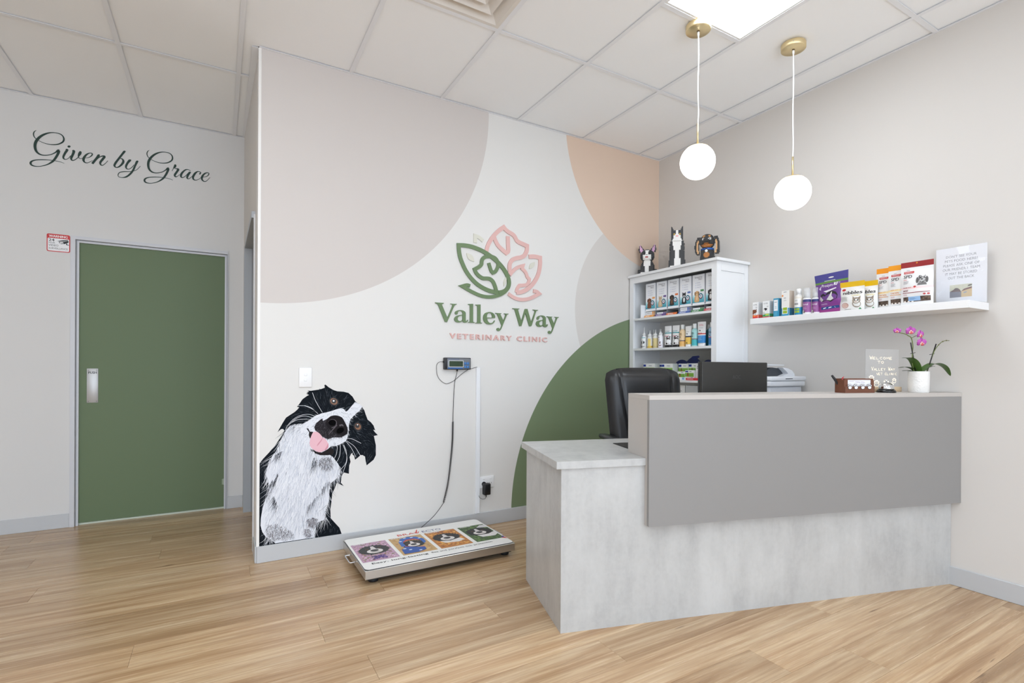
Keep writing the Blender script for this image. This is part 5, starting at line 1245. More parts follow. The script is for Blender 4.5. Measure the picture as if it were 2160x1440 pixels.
for i, (xx, yl, top, band, word, wc) in enumerate(((-.105, -1.795, (240, 152, 24), (246, 226, 176), 'CHICKEN', (222, 150, 60)), (-.145, -1.873, (242, 158, 26), (246, 228, 180), 'CHICKEN', (222, 150, 60)), (-.180, -1.949, (150, 40, 44), (244, 214, 214), 'BEEF', (140, 44, 48)))):
    t, p = pouch('dog_treat_pouch', ['rear white dog treat pouch with orange top beside the kitten pouches', 'middle white dog treat pouch with orange top', 'front white dog treat pouch with dark red top and curly dog drawing'][i], xx, yl - .074, ZS, .147, .232, .040, (236, 236, 236), [(.885, 1, top), (.385, .435, band)], group='dog treat pouches')
    p.poly([(-.058, .170), (-.014, .170), (-.009, .176), (-.012, .182), (-.058, .182)], (198, 42, 44), 2); p.text('PRIMEZOO', -.054, .173, .006, (246, 240, 240), 3, width=.038); p.lines(-.046, .189, .018, 1, .002, .004, (140, 140, 144), 2)
    p.text('SPD', -.058, .146, .017, (44, 44, 48), 2, bold=.03, width=.040); p.lines(-.058, .140, .02, 2, .0013, .004, (208, 110, 110), 2); p.lines(-.058, .130, .028, 5, .0011, .0034, (160, 160, 164), 2)
    p.text('PRIME CUT', -.058, .092, .0055, wc, 3, width=.040); p.text(word, -.058, .074, .009, wc, 2, bold=.03, width=.026 if word == 'BEEF' else .044)
    p.rect(-.060, .066, .062, .069, wc, 2); p.lines(-.056, .060, .022, 3, .0012, .0035, (200, 150, 150), 2)
    p.rect(-.058, .020, .064, .046, (84, 68, 58), 2)
    for k in range(26): p.ell(-.052 + .112 * rp.random(), .024 + .018 * rp.random(), .006, .004, rp.choice([(112, 92, 78), (66, 52, 44), (96, 78, 66)]), 3, 8, rp.random() * 3)
    for k in range(3): p.ell(-.050 + .018 * k, .022, .005, .005, (244, 236, 228), 4, 10)
    if i == 2:
        p.rect(-.032, .024, .022, .046, (150, 186, 222), 5); p.ell(-.002, .0975, .006, .005, (198, 60, 60), 3, 12); p.lines(-.026, .040, .03, 3, .0013, .004, (84, 120, 170), 6); p.ell(.0, .224, .004, .003, (226, 160, 40), 3, 10)
        for k in range(70):              # curly dog head drawn in grey hatching
            a = rp.random() * 2 * PI; r = .021 * math.sqrt(rp.random())
            x_, y_ = .028 + r * math.cos(a) * 1.1, .136 + r * math.sin(a)
            p.stroke([(x_ - .003, y_ - .003), (x_, y_ + .001), (x_ + .002, y_ - .004)], .0013, rp.choice([(90, 88, 88), (60, 58, 58), (140, 138, 138)]), 3, 3)
        p.ell(.028, .130, .010, .008, (206, 206, 206), 4, 12); p.ell(.028, .134, .004, .003, (40, 40, 40), 5, 10)
        for e in (-1, 1): p.ell(.028 + e * .009, .143, .0025, .0025, (30, 30, 30), 5, 8); p.ell(.028 + e * .021, .130, .006, .016, (96, 94, 94), 4, 12)
        p.poly([(.008, .103), (.050, .103), (.044, .116), (.012, .116)], (120, 118, 118), 3)
        for e in (.040, .056): p.ell(e, .056, .006, .005, (196, 90, 90), 2, 10)
    p.build('pouch_print', t)
# --- notice in a clear acrylic stand
an = thing('notice_stand', 'clear acrylic stand with white printed notice at the end of the wall shelf', 'sign', (-.040, -2.160, ZS), R90)
ACR = M((246, 248, 250), .06, alpha=.16, spec=.6)
b = MB(); b.rbox(-.107, .107, -.0035, -.0015, .002, .300, ACR, .0008, 1); b.build('acrylic_front', an)
b = MB(); b.box(-.107, .107, -.075, -.004, 0, .002, ACR); b.build('acrylic_foot', an)
b = MB(); b.box(-.105, .105, -.0012, -.0004, .003, .298, M((238, 238, 243), .6)); pa = b.build('paper_sheet', an)
p = Pr((0, -.0012, 0), eps=.0001)
for k, s_ in enumerate(("DON'T SEE YOUR", 'PETS FOOD HERE?', 'PLEASE ASK ONE OF', 'OUR FRIENDLY TEAM', 'IT MAY BE STORED', 'OUT THE BACK')): p.text(s_, 0, .246 - .0222 * k, .0125, (74, 74, 84), 2, align='c', width=(.128, .138, .152, .156, .134, .110)[k])
p.rect(-.046, .038, .046, .104, (206, 204, 176), 1)
for k in range(5): p.rect(-.046 + .0184 * k, .075, -.0445 + .0184 * k, .104, (190, 186, 156), 2)
p.poly([(-.046, .038), (.002, .038), (.002, .066), (-.046, .070)], (64, 62, 92), 2); p.poly([(.002, .038), (.046, .038), (.046, .080), (.002, .068)], (212, 178, 108), 2)
p.poly([(-.046, .070), (.002, .066), (-.004, .078), (-.016, .086), (-.028, .080)], (96, 66, 62), 3); p.poly([(.002, .068), (.046, .080), (.046, .088), (.014, .080)], (110, 62, 56), 3); p.ell(-.018, .080, .010, .007, (90, 74, 74), 4, 12); p.poly([(.028, .090), (.046, .094), (.046, .100), (.032, .098)], (70, 56, 50), 3); p.ell(.018, .061, .008, .0035, (150, 160, 170), 3, 12, .2)
p.build('notice_print', pa)

# ================================================================== BOOKCASE CONTENTS
XB = -.300
Z1, Z2, Z3 = SHZ[0], SHZ[1], SHZ[2]
ds = thing('display_stand', 'white card counter display stand with coloured size tags on the top shelf', 'display stand', (-.235, -.497, Z1), R90)
CARD = M((236, 238, 240), .5)
b = MB(); b.box(-.370, .366, -.058, .10, .0005, .004, CARD); b.build('stand_base', ds)
b = MB(); b.box(-.370, .366, -.052, .10, .056, .060, CARD); b.build('stand_step', ds)
b = MB(); b.box(-.370, .366, .101, .104, .0005, .27, CARD); b.build('stand_back', ds)
b = MB(); b.box(-.374, -.3705, -.090, .10, .0005, .11, CARD); b.build('stand_cheek', ds)
for k in range(7):
    x = -.368 + .1222 * k
    b = MB(); b.box(x, x + .003, -.052, .10, .0045, .0555, M((120, 124, 128), .6) if k else CARD); b.build('divider', ds)
TAGS = [((240, 168, 92), ''), ((112, 84, 146), 'X-SMALL'), ((226, 116, 56), 'SMALL'), ((92, 116, 182), 'MEDIUM'), ((72, 140, 84), 'LARGE'), ((212, 66, 72), 'X-LARGE')]
PETS = [((122, 72, 48), None, 'flop'), ((206, 180, 146), (226, 206, 178), 'up'), ((58, 48, 46), (120, 84, 56), 'flop'), ((34, 34, 38), (232, 232, 232), 'up'), ((216, 170, 118), (232, 200, 158), 'flop'), ((44, 38, 38), (236, 234, 232), 'flop')]
for k, ((c, s_), (coat, chest, ear)) in enumerate(zip(TAGS, PETS)):
    x = -.366 + .1222 * k
    b = MB(); b.prism([(x, .005), (x + .105, .005), (x + .116, .022), (x + .011, .022)], -.0620, -.0590, M(c, .4)); tg_ = b.build('size_tag', ds)
    p = Pr((x, -.0620, .005), eps=.0003); (p.text(s_, .018, .004, .010, (248, 248, 250), 2, bold=.03, width=.06) if s_ else p.lines(.020, .013, .06, 1, .007, .008, (250, 222, 190), 2)); p.build('tag_lettering', tg_)
    # tall display carton standing on the step
    yl = -.134 - .1222 * k
    names = ('orange tab and brown curly dog', 'purple tab and cream terrier', 'red-orange tab and dark spaniel', 'blue tab and black and white collie', 'green tab and golden dog', 'dark tricolour dog, half hidden by the bookcase post')
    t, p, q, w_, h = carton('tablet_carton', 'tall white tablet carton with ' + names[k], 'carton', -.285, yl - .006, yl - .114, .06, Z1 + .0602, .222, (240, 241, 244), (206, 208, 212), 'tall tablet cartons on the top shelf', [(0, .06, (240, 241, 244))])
    # blue lake under the pet
    for j in range(5): p.rect(.0012, .014 + .012 * j, w_ - .0012, .026 + .012 * j, [(70, 158, 178), (96, 176, 192), (126, 194, 206), (164, 214, 222), (206, 232, 236)][j], 1)
    p.text('Simparica', .020, .196, .012, (96, 92, 98), 2, width=.070); p.text('TRIO', .052, .180, .012, (96, 92, 98), 2, width=.038)
    for j in range(3): p.ell(.030, .160 - .017 * j, .004, .004, (206, 216, 234), 2, 10); p.lines(.040, .163 - .017 * j, .045, 2, .0013, .004, (170, 178, 196), 3)
    pet(p, .042, .020, .085, coat, chest, 4, ear)
    p.rect(w_ - .034, .094, w_ - .004, .108, TAGS[k][0] if k < 5 else (206, 60, 66), 3)
    p.ell(w_ - .030, .060, .020, .022, (40, 120, 140), 10, 18); p.ell(w_ - .030, .058, .015, .016, (150, 50, 66), 11, 16); p.ell(w_ - .030, .060, .012, .013, (240, 240, 244), 12, 16); p.poly([(w_ - .036, .066), (w_ - .024, .066), (w_ - .030, .050)], (60, 110, 130), 13); done(t, p, q)
# small cartons in the dispenser slots
for k, (n_, cc) in enumerate(((2, (240, 168, 92)), (1, (112, 84, 146)), (0, None), (2, (92, 116, 182)), (1, (72, 140, 84)), (1, (212, 66, 72)))):
    for j in range(n_):
        yl = -.137 - .1222 * k
        hh = .024 if n_ == 2 else .034
        t, p, q, w_, h = carton('tablet_box', 'small flat tablet box %s in the %s-tagged slot of the display stand' % (('lying below' if j == 0 else 'lying on top') if n_ == 2 else 'alone', ('orange', 'purple', '', 'blue', 'green', 'red')[k]), 'carton', -.278, yl, yl - .105, .09, Z1 + .0045 + j * (hh + .0003), hh, (238, 240, 242), (190, 194, 200), 'small boxes in the display stand')
        p.rect(.070, .001, .084, hh - .001, cc, 2); p.text('SIMPARICA', .012, hh * .4, .005, (120, 120, 126), 2, width=.045); p.rect(.086, .001, w_ - .001, hh - .001, tuple(int(c * .6 + 60) for c in cc), 2); done(t, p, q)
t, p, q, w_, h = carton('tablet_carton', 'narrow teal and white carton end at the far side of the top shelf', 'carton', -.262, -.078, -.098, .08, Z1, .058, (60, 168, 186), None); done(t, p, q)

# second shelf: small dropper bottles
def dropper(x, y, z, r, hb, neck, tip, label, body, lab, base, group='small dropper bottles'):
    r *= .88
    t = thing('dropper_bottle', label, 'bottle', (x, y, z), R90, group)
    b = MB(); b.lathe([(r * .94, 0), (r, .002), (r, hb * .22), (r, hb * .82), (r * .96, hb * .9), (neck, hb), (neck, hb + .004)], M(body, .3), 24, mats=[M(body, .3), M(base, .35), M(lab, .4), M(body, .3), M(body, .3), M(body, .3)]); b.build('bottle_body', t)
    b = MB(); b.lathe([(neck * 1.12, hb + .004), (neck * 1.12, hb + .014), (neck * .5, hb + .020), (.0035, hb + .030), (.0022, tip - .008)], WHB, 16); b.build('nozzle', t)
    b = MB(); b.lathe([(.003, tip - .008), (.0034, tip - .004), (.002, tip)], WHB, 12); b.build('nozzle_tip', t)
    return t
t = dropper(XB + .028, -.112, Z2, .0265, .108, .0125, .178, 'white dropper bottle with teal band and dog picture at the far end of the shelf', (242, 242, 242), (238, 240, 240), (240, 240, 240))
p = P_round(t, .0236); p.rect(-.022, .088, .022, .093, (60, 168, 178), 2); pet(p, .004, .012, .055, (46, 42, 44), (220, 218, 216), 2); pet(p, -.012, .004, .040, (170, 150, 128), None, 2, 'up'); p.lines(-.014, .104, .03, 1, .003, .004, (110, 150, 190), 2); done(t, p)
t = dropper(XB + .030, -.176, Z2, .0255, .098, .016, .146, 'clear dropper bottle with gold and white label beside the teal banded one', (228, 228, 226), (240, 240, 238), (226, 190, 90))
p = P_round(t, .0227); p.rect(-.020, .018, .0, .080, (240, 240, 240), 2); p.rect(.0, .018, .020, .080, (232, 206, 118), 2); p.lines(-.018, .074, .016, 10, .0012, .0054, (120, 120, 126), 3); done(t, p)
t = dropper(XB + .034, -.236, Z2, .024, .100, .015, .152, 'clear dropper bottle with plain gold label and long white nozzle', (226, 226, 222), (224, 206, 150), (214, 196, 140))
p = P_round(t, .0214); p.rect(-.018, .020, .018, .078, (222, 204, 146), 2); p.ell(-.006, .062, .005, .005, (240, 236, 220), 3, 10); done(t, p)
t = dropper(XB + .028, -.298, Z2, .0235, .104, .013, .152, 'white dropper bottle with lilac lettering next to the black-capped tubes', (244, 244, 246), (242, 242, 246), (236, 232, 240))
p = P_round(t, .0210); p.lines(-.013, .088, .026, 1, .005, .006, (140, 130, 164), 2); p.lines(-.012, .076, .024, 5, .0012, .0045, (170, 160, 190), 2); pet(p, .008, .018, .034, (120, 70, 66), None, 2, 'up'); p.poly([(-.016, .012), (.016, .018), (.016, .030), (-.016, .016)], (206, 190, 220), 2); done(t, p)
for k, (xx, yy) in enumerate(((XB + .10, -.150), (XB + .11, -.205), (XB + .115, -.262), (XB + .11, -.318))):
    dropper(xx, yy, Z2, .022, .098, .013, .160, 'white dropper bottle in the back row of the middle shelf, %s from the far end' % ('first', 'second', 'third', 'fourth')[k], (240, 240, 240), (232, 230, 226), (238, 238, 238), 'back row dropper bottles')
def tube(name, label, x, y, z, w_, h, d, bands, cap, cap_h, group=None):
    """squeeze tube standing on its cap, flat seam at the top"""
    t = thing(name, label, 'tube', (x, y, z), R90, group)
    def pt(u, v):
        a = 2 * PI * u; k = v ** 1.3
        return (w_ / 2 * (.86 + .14 * v) * math.cos(a), d / 2 * ((1 - k) + .05) * math.sin(a), cap_h + (h - cap_h) * v)
    def mf(u, v):
        for v0, v1, c in bands:
            if v0 <= v <= v1: return M(c, .32)
        return M(bands[-1][2], .32)
    b = MB(); b.grid(lambda u, v: pt(1 - u, v), 32, 40, M(bands[0][2], .32), mfn=lambda u, v: mf(u, v)); b.build('tube_body', t)
    b = MB(); b.lathe([(w_ * .40, 0), (w_ * .42, .001), (w_ * .43, cap_h - .0005)], M(cap, .35), 28, sy=d / w_); b.build('tube_cap', t)
    def bend(px, pz):
        v = max(0, (pz - cap_h) / (h - cap_h)); k = v ** 1.3
        c = max(-1, min(1, px / (w_ / 2 * (.86 + .14 * v))))
        return d / 2 * ((1 - k) + .05) * math.sqrt(1 - c * c) + .0002
    return t, Pr((0, 0, 0), eps=.0003, bend=bend)
for k, (yl, yr) in enumerate(((-.338, -.413), (-.419, -.494))):
    t, p = tube('shampoo_tube', 'white shampoo tube with teal band and black cap, %s' % ('beside the dropper bottles' if k == 0 else 'beside the tan bottle'), XB + .030, (yl + yr) / 2, Z2, .072, .172, .040, [(0, .02, (60, 30, 36)), (.02, .60, (238, 238, 238)), (.60, .655, (48, 160, 168)), (.655, 1, (240, 240, 241))], (24, 22, 24), .022, 'white tubes with black caps')
    p.text('DOWP', -.028, .122, .012, (70, 150, 160), 2, width=.048); p.rect(-.030, .088, .012, .092, (214, 90, 120), 2); pet(p, .014, .026, .070, (44, 36, 34), None, 2); p.rect(-.034, .022, .034, .026, (236, 236, 236), 2); p.lines(-.028, .080, .026, 3, .0012, .004, (170, 170, 172), 2); done(t, p)
def flip_bottle(label, x, y, r, col, cap, band, tc, lh):
    r *= .92
    t = thing('shampoo_bottle', label, 'bottle', (x, y, Z2), R90)
    b = MB(); b.lathe([(r * .95, 0), (r, .002), (r, .010), (r, lh), (r, lh + .006), (r, .112), (r * .96, .124), (r * .6, .134), (r * .55, .136)], M(col, .35), 26, mats=[M(col, .35), M(col, .35), M(band[0], .35), M(band[1], .35), M(col, .35), M(col, .35), M(col, .35), M(col, .35)]); b.build('bottle_body', t)
    b = MB(); b.lathe([(r * .56, .136), (r * .60, .137), (r * .62, .168), (r * .55, .172)], M(cap, .35), 20); b.build('flip_cap', t)
    p = P_round(t, r + .0002); p.lines(-r * .6, .106, r * 1.2, 2, .0035, .006, tc, 2); p.lines(-r * .6, .094, r * 1.2, 2, .0012, .004, tc, 2); p.ell(-r * .2, .076, .007, .005, (40, 40, 44), 2, 10); p.ell(-r * .3, .072, .004, .005, (236, 236, 236), 3, 10); done(t, p)
flip_bottle('tan shampoo bottle with pale cap and dark stripe on the middle shelf', XB + .029, -.524, .0265, (226, 198, 156), (232, 234, 230), ((226, 178, 106), (60, 66, 92)), (150, 118, 76), .046)
t, p = tube('lotion_tube', 'white and yellow lotion tube between the tan and aqua bottles', XB + .026, -.583, Z2, .058, .158, .036, [(0, .38, (236, 192, 86)), (.38, .44, (48, 58, 84)), (.44, 1, (240, 240, 238))], (242, 242, 240), .022)
p.lines(-.014, .116, .03, 1, .004, .004, (190, 190, 190), 2); p.ell(-.006, .098, .008, .005, (40, 40, 44), 2, 10); p.ell(-.008, .094, .004, .005, (236, 236, 236), 3, 10); p.lines(-.016, .064, .032, 2, .0014, .004, (250, 226, 160), 2); p.ell(.0, .030, .008, .004, (70, 60, 50), 2, 10); done(t, p)
t = bottle('shampoo_bottle', 'pale bottle standing behind the yellow lotion tube', 'bottle', XB + .095, -.560, Z2, [(.025, 0), (.026, .002), (.026, .12), (.015, .132), (.015, .136), (.0155, .136), (.0155, .164), (.013, .167)], [M((214, 222, 220), .35), M((200, 214, 216), .35), M((214, 222, 220), .35), WHB, 'cap', WHB, WHB, WHB])
flip_bottle('aqua shampoo bottle with pale cap on the middle shelf', XB + .026, -.644, .0255, (164, 210, 208), (238, 240, 238), ((72, 180, 184), (150, 90, 90)), (60, 90, 96), .054)
t, p = tube('shampoo_tube', 'white shampoo tube with red stripe and bright blue panel', XB + .026, -.708, Z2, .076, .182, .040, [(0, .36, (56, 142, 208)), (.36, .40, (242, 242, 242)), (.40, .44, (206, 52, 58)), (.44, 1, (242, 242, 242))], (244, 244, 244), .026)
p.lines(-.022, .164, .044, 4, .0013, .004, (220, 130, 140), 2); p.lines(-.02, .138, .04, 1, .003, .004, (190, 190, 196), 2); p.ell(-.010, .116, .009, .006, (40, 40, 44), 2, 10); p.ell(-.012, .112, .005, .006, (236, 236, 236), 3, 10); p.text('HEX', -.032, .092, .009, (206, 52, 58), 2, bold=.04, width=.046); p.lines(-.028, .074, .05, 6, .0014, .0055, (170, 210, 240), 2); done(t, p)
t = bottle('shampoo_bottle', 'dark teal bottle in the back row behind the blue panelled tube', 'bottle', XB + .095, -.722, Z2, [(.026, 0), (.027, .002), (.027, .118), (.015, .130), (.015, .134), (.0155, .134), (.0155, .160), (.013, .163)], [M((36, 96, 104), .35), M((40, 108, 116), .35), M((60, 130, 134), .35), WHB, 'cap', WHB, WHB, WHB])
flip_bottle('blue shampoo bottle with white cap beside the bookcase post', XB + .027, -.800, .0275, (160, 196, 220), (240, 242, 244), ((56, 128, 190), (200, 90, 120)), (70, 90, 120), .060)

# third shelf: green and white cartons
def green_carton(label, xf, yl, yr, z, h, blue=True, d=.09):
    t, p, q, w_, h = carton('dental_carton', label, 'carton', xf, yl, yr, d, z, h, (238, 239, 240), (206, 210, 206), 'white and green cartons on the lower shelf', [(.34, .70, (120, 172, 66))])
    p.rect(.0012, .70 * h, w_ - .0012, .75 * h, (186, 210, 150), 2)
    if blue: p.rect(.002, h * .80, .030, h * .94, (36, 62, 150), 2)
    p.lines(w_ * .48, h * .83 + .005, w_ * .34, 1, .004, .005, (112, 114, 120), 2); p.ell(w_ * .32, h * .52, .008, .012, (150, 90, 50), 3, 12); p.ell(w_ * .32, h * .66, .006, .006, (110, 62, 38), 4, 10); p.poly([(w_ * .30, h * .70), (w_ * .33, h * .70), (w_ * .28, h * .78)], (110, 62, 38), 4)
    p.rect(w_ - .026, .002, w_ - .008, h * .30, (120, 160, 214), 3); done(t, p, q); return t
green_carton('white and green carton standing behind the top of the office chair, farthest along', XB, -.132, -.262, Z3, .125, d=.055)
green_carton('white and green carton set back between two front cartons on the lower shelf', XB + .06, -.250, -.345, Z3, .124, d=.06)
green_carton('white and green carton directly above the middle of the chair back', XB, -.335, -.452, Z3, .124, d=.055)
green_carton('white and green carton set back with a dark dog picture on the lower shelf', XB + .06, -.455, -.552, Z3, .124, d=.06)
green_carton('white and green carton upright at the back beside the grey lettered carton', XB + .06, -.555, -.665, Z3, .126, d=.06)
green_carton('small white and green carton at the front of the lower shelf, first of two', XB - .020, -.520, -.592, Z3, .064, False, .07)
green_carton('small white and green carton at the front of the lower shelf beside the grey one', XB - .020, -.594, -.676, Z3 + .0, .074, True, .07)
t, p, q, w_, h = carton('probiotic_carton', 'grey carton with large black capital lettering beside the monitor', 'carton', XB - .005, -.680, -.775, .07, Z3, .126, (222, 222, 222), (190, 190, 190))
p.text('ZOOM', .010, .088, .018, (40, 40, 42), 2, bold=.02, width=.048); p.lines(.026, .078, .05, 1, .003, .004, (110, 110, 112), 2); p.lines(.008, .062, .08, 5, .0018, .010, (150, 150, 152), 2)
p.mb.v = [(min(v[0], w_ / 2 - .001), v[1], v[2]) for v in p.mb.v]; done(t, p, q)
t, p, q, w_, h = carton('medicine_carton', 'flat red carton lying on the front edge of the lower shelf', 'carton', XB - .036, -.615, -.735, .014, Z3, .018, (206, 40, 52), (170, 32, 44)); p.lines(.012, .013, .06, 1, .006, .007, (232, 170, 174), 2); done(t, p, q)
for k, (yc, zc, rx_, rz_, tl) in enumerate(((-.395, 1.174, .062, .024, 0), (-.512, 1.182, .066, .034, .12), (-.655, 1.172, .050, .024, 0))):
    t = thing('leaf_sign', ('dark blue leaf-shaped shelf sign above the chair', 'largest dark blue leaf-shaped shelf sign, split in two lobes', 'dark blue leaf-shaped shelf sign nearest the monitor')[k], 'shelf sign', (-.135, yc, Z3), R90, 'dark blue leaf signs')
    b = MB(); pts = [((2 * i / 12 - 1) * rx_, zc - Z3 + rz_ * math.sin(PI * i / 12) ** .8) for i in range(13)] + [((1 - 2 * i / 12) * rx_, zc - Z3 - rz_ * .8 * math.sin(PI * i / 12) ** .9) for i in range(1, 12)]
    b.prism(pts, -.0015, .0015, M((30, 40, 104), .4)); b.build('leaf_panel', t)
    if k == 1:
        b = MB(); b.prism([(rx_ * .2, zc - Z3 + .012), (rx_ * .95, zc - Z3 + .034), (rx_ * .8, zc - Z3 + .046), (rx_ * -.1, zc - Z3 + .042), (-rx_ * .5, zc - Z3 + .022)], -.0045, -.002, M((34, 46, 118), .4)); b.build('leaf_panel', t)
    b = MB(); b.box(-.004, .004, .0018, .0045, 0, zc - Z3, M((40, 50, 110), .4)); b.build('stem', t)
    b = MB(); b.box(-.03, .03, -.02, .03, 0, .003, M((40, 50, 110), .4)); b.build('foot_plate', t)
for k, (yl, yr, hh) in enumerate(((-.505, -.575, .300), (-.580, -.720, .302))):
    t, p, q, w_, h = carton('food_carton', ('white carton with small red print under the lower shelf', 'plain pale grey carton under the lower shelf')[k], 'carton', XB, yl, yr, .12, SHZ[3], hh, ((240, 238, 236), (206, 208, 210))[k], (200, 200, 200))
    if k == 0: p.rect(.004, .19, w_ - .004, .285, (250, 250, 250), 2); p.lines(.010, .229, .044, 1, .012, .012, (200, 130, 120), 3); p.lines(.02, .26, .03, 2, .002, .006, (160, 160, 160), 3)
    done(t, p, q)

# ================================================================== BRICK-BUILT FIGURINES
def voxel(name, label, loc, rz, cell, bounds, fn):
    """fn(x, y, z) -> (part, rgb) or None; every part one mesh of small bricks' outer faces"""
    (x0, x1), (y0, y1), (z0, z1) = bounds
    nx, ny, nz = [int(round((b_ - a) / cell)) for a, b_ in bounds]
    V = {}
    for i in range(nx):
        for j in range(ny):
            for k in range(nz):
                r = fn(x0 + (i + .5) * cell, y0 + (j + .5) * cell, z0 + (k + .5) * cell)
                if r: V[(i, j, k)] = r
    t = thing(name, label, 'figurine', loc, rz, 'brick-built pet figurines')
    parts = {}
    D = [((1, 0, 0), [(1, 0, 0), (1, 1, 0), (1, 1, 1), (1, 0, 1)]), ((-1, 0, 0), [(0, 0, 0), (0, 0, 1), (0, 1, 1), (0, 1, 0)]), ((0, 1, 0), [(0, 1, 0), (0, 1, 1), (1, 1, 1), (1, 1, 0)]), ((0, -1, 0), [(0, 0, 0), (1, 0, 0), (1, 0, 1), (0, 0, 1)]), ((0, 0, 1), [(0, 0, 1), (1, 0, 1), (1, 1, 1), (0, 1, 1)]), ((0, 0, -1), [(0, 0, 0), (0, 1, 0), (1, 1, 0), (1, 0, 0)])]
    for (i, j, k), (part, rgb) in V.items():
        mb = parts.setdefault((part, (x0 + (i + .5) * cell > 0) if part in ('ear', 'paw', 'leg') else None), MB())
        g = .03 * cell
        for d, cs in D:
            if (i + d[0], j + d[1], k + d[2]) in V: continue
            mb.add([(x0 + (i + c[0]) * cell, y0 + (j + c[1]) * cell, z0 + (k + c[2]) * cell) for c in cs], [(0, 1, 2, 3)], M(rgb, .35))
    for (n_, _), mb in parts.items(): mb.build(n_, t)
    return t
BK, WH = (30, 30, 33), (240, 238, 234)
hs = lambda x, y, z, s=97: (math.sin(x * 1271 + y * 3117 + z * 7481) * 43758.5) % 1
def cat_fn(x, y, z):
    ax = abs(x)
    if z < .225:                                    # body: slim tall sitting cat
        hw = .060 - .010 * (z / .225) + (.004 if z < .07 else 0) + .003 * (1 if int(z / .018) % 2 else 0); hd = .058 - .016 * z / .225
        if ax < hw and abs(y) < hd and (ax / hw) ** 4 + (y / hd) ** 4 < 1.2:
            w_ = .016 + (.014 if z > .150 else 0) + (.008 if z < .085 else 0)
            if z > .185: w_ = .032
            return ('body', WH if (ax < w_ and y < -.008) else BK)
        if z < .024 and ax < .05 and -.075 < y < 0: return ('paw', WH)
        return None
    if z < .305:                                    # head
        hw = .048 - .004 * abs(z - .255) / .05
        if ax < hw and abs(y) < .044 and not (z > .295 and ax < .0):
            f = y < -.024
            if f and .272 < z < .284 and .016 < ax < .030: return ('head', (196, 160, 60) if ax < .026 else BK)
            if f and z < .260 and ax < .030: return ('head', (236, 170, 172) if (.248 < z < .257 and ax < .008) else WH)
            if f and ax < .008 + max(0, (.285 - z)) * .5: return ('head', WH)
            return ('head', BK)
        if z < .262 and ax < .026 and -.056 < y < -.03: return ('head', (236, 170, 172) if (z > .252 and ax < .007) else WH)
        return None
    e = .046 - (z - .305) * .05
    if z < .345 and e - .026 * (1 - (z - .305) / .042) < ax < e + .002 and -.02 < y < .012: return ('ear', BK)
    return None
voxel('cat_figurine', 'tall black and white brick-built cat figurine on top of the bookcase', (-.215, -.410, 1.905), R90 + .75, .0060, ((-.069, .069), (-.078, .060), (0, .348)), cat_fn)
def pup_fn(x, y, z):
    ax = abs(x); n_ = hs(x, y, z)
    if (x / .058) ** 2 + ((y - .012) / .058) ** 2 + ((z - .055) / .085) ** 2 < 1 and z > 0:
        if y < -.006 and ax < .030 and .02 < z < .128: return ('body', WH)
        return ('body', BK if n_ > .12 else (70, 70, 76))
    if z < .070 and .018 < ax < .048 and -.052 < y < .0: return ('leg', WH if z < .022 else BK)
    if z < .05 and (ax - .052) ** 2 + (y - .01) ** 2 < .028 ** 2: return ('leg', BK)
    dz = z - .165
    if (x / .058) ** 2 + (y / .050) ** 2 + (dz / .052) ** 2 < 1:
        if y < -.02:
            if (x - .022) ** 2 + (dz - .012) ** 2 < .008 ** 2 or (x + .022) ** 2 + (dz - .012) ** 2 < .008 ** 2: return ('head', (16, 16, 18))
            if ax < .008 + max(0, dz) * .2 or (dz < .002 and ax < .034): return ('head', WH)
        return ('head', BK if n_ > .1 else (66, 66, 72))
    if (x / .030) ** 2 + ((y + .042) / .020) ** 2 + ((dz + .016) / .022) ** 2 < 1:
        if ax < .007 and -.004 < dz < .004: return ('head', (20, 20, 22))
        if ax < .009 and -.026 < dz < -.016: return ('head', (176, 58, 60))
        return ('head', WH)
    if .195 < z < .258:
        c = .044 + (z - .2) * .30; hw = .022 * (1 - max(0, (z - .222)) / .038)
        if abs(ax - c) < hw and -.012 < y < .012: return ('ear', (216, 168, 204) if (y < -.002 and abs(ax - c) < hw * .55) else (BK if n_ > .2 else (90, 80, 96)))
    return None
voxel('puppy_figurine', 'small black and white brick-built puppy figurine with pink ears on the bookcase', (-.235, -.105, 1.905), R90 + .70, .0056, ((-.084, .084), (-.067, .073), (0, .262)), pup_fn)
TAN = (176, 112, 48)
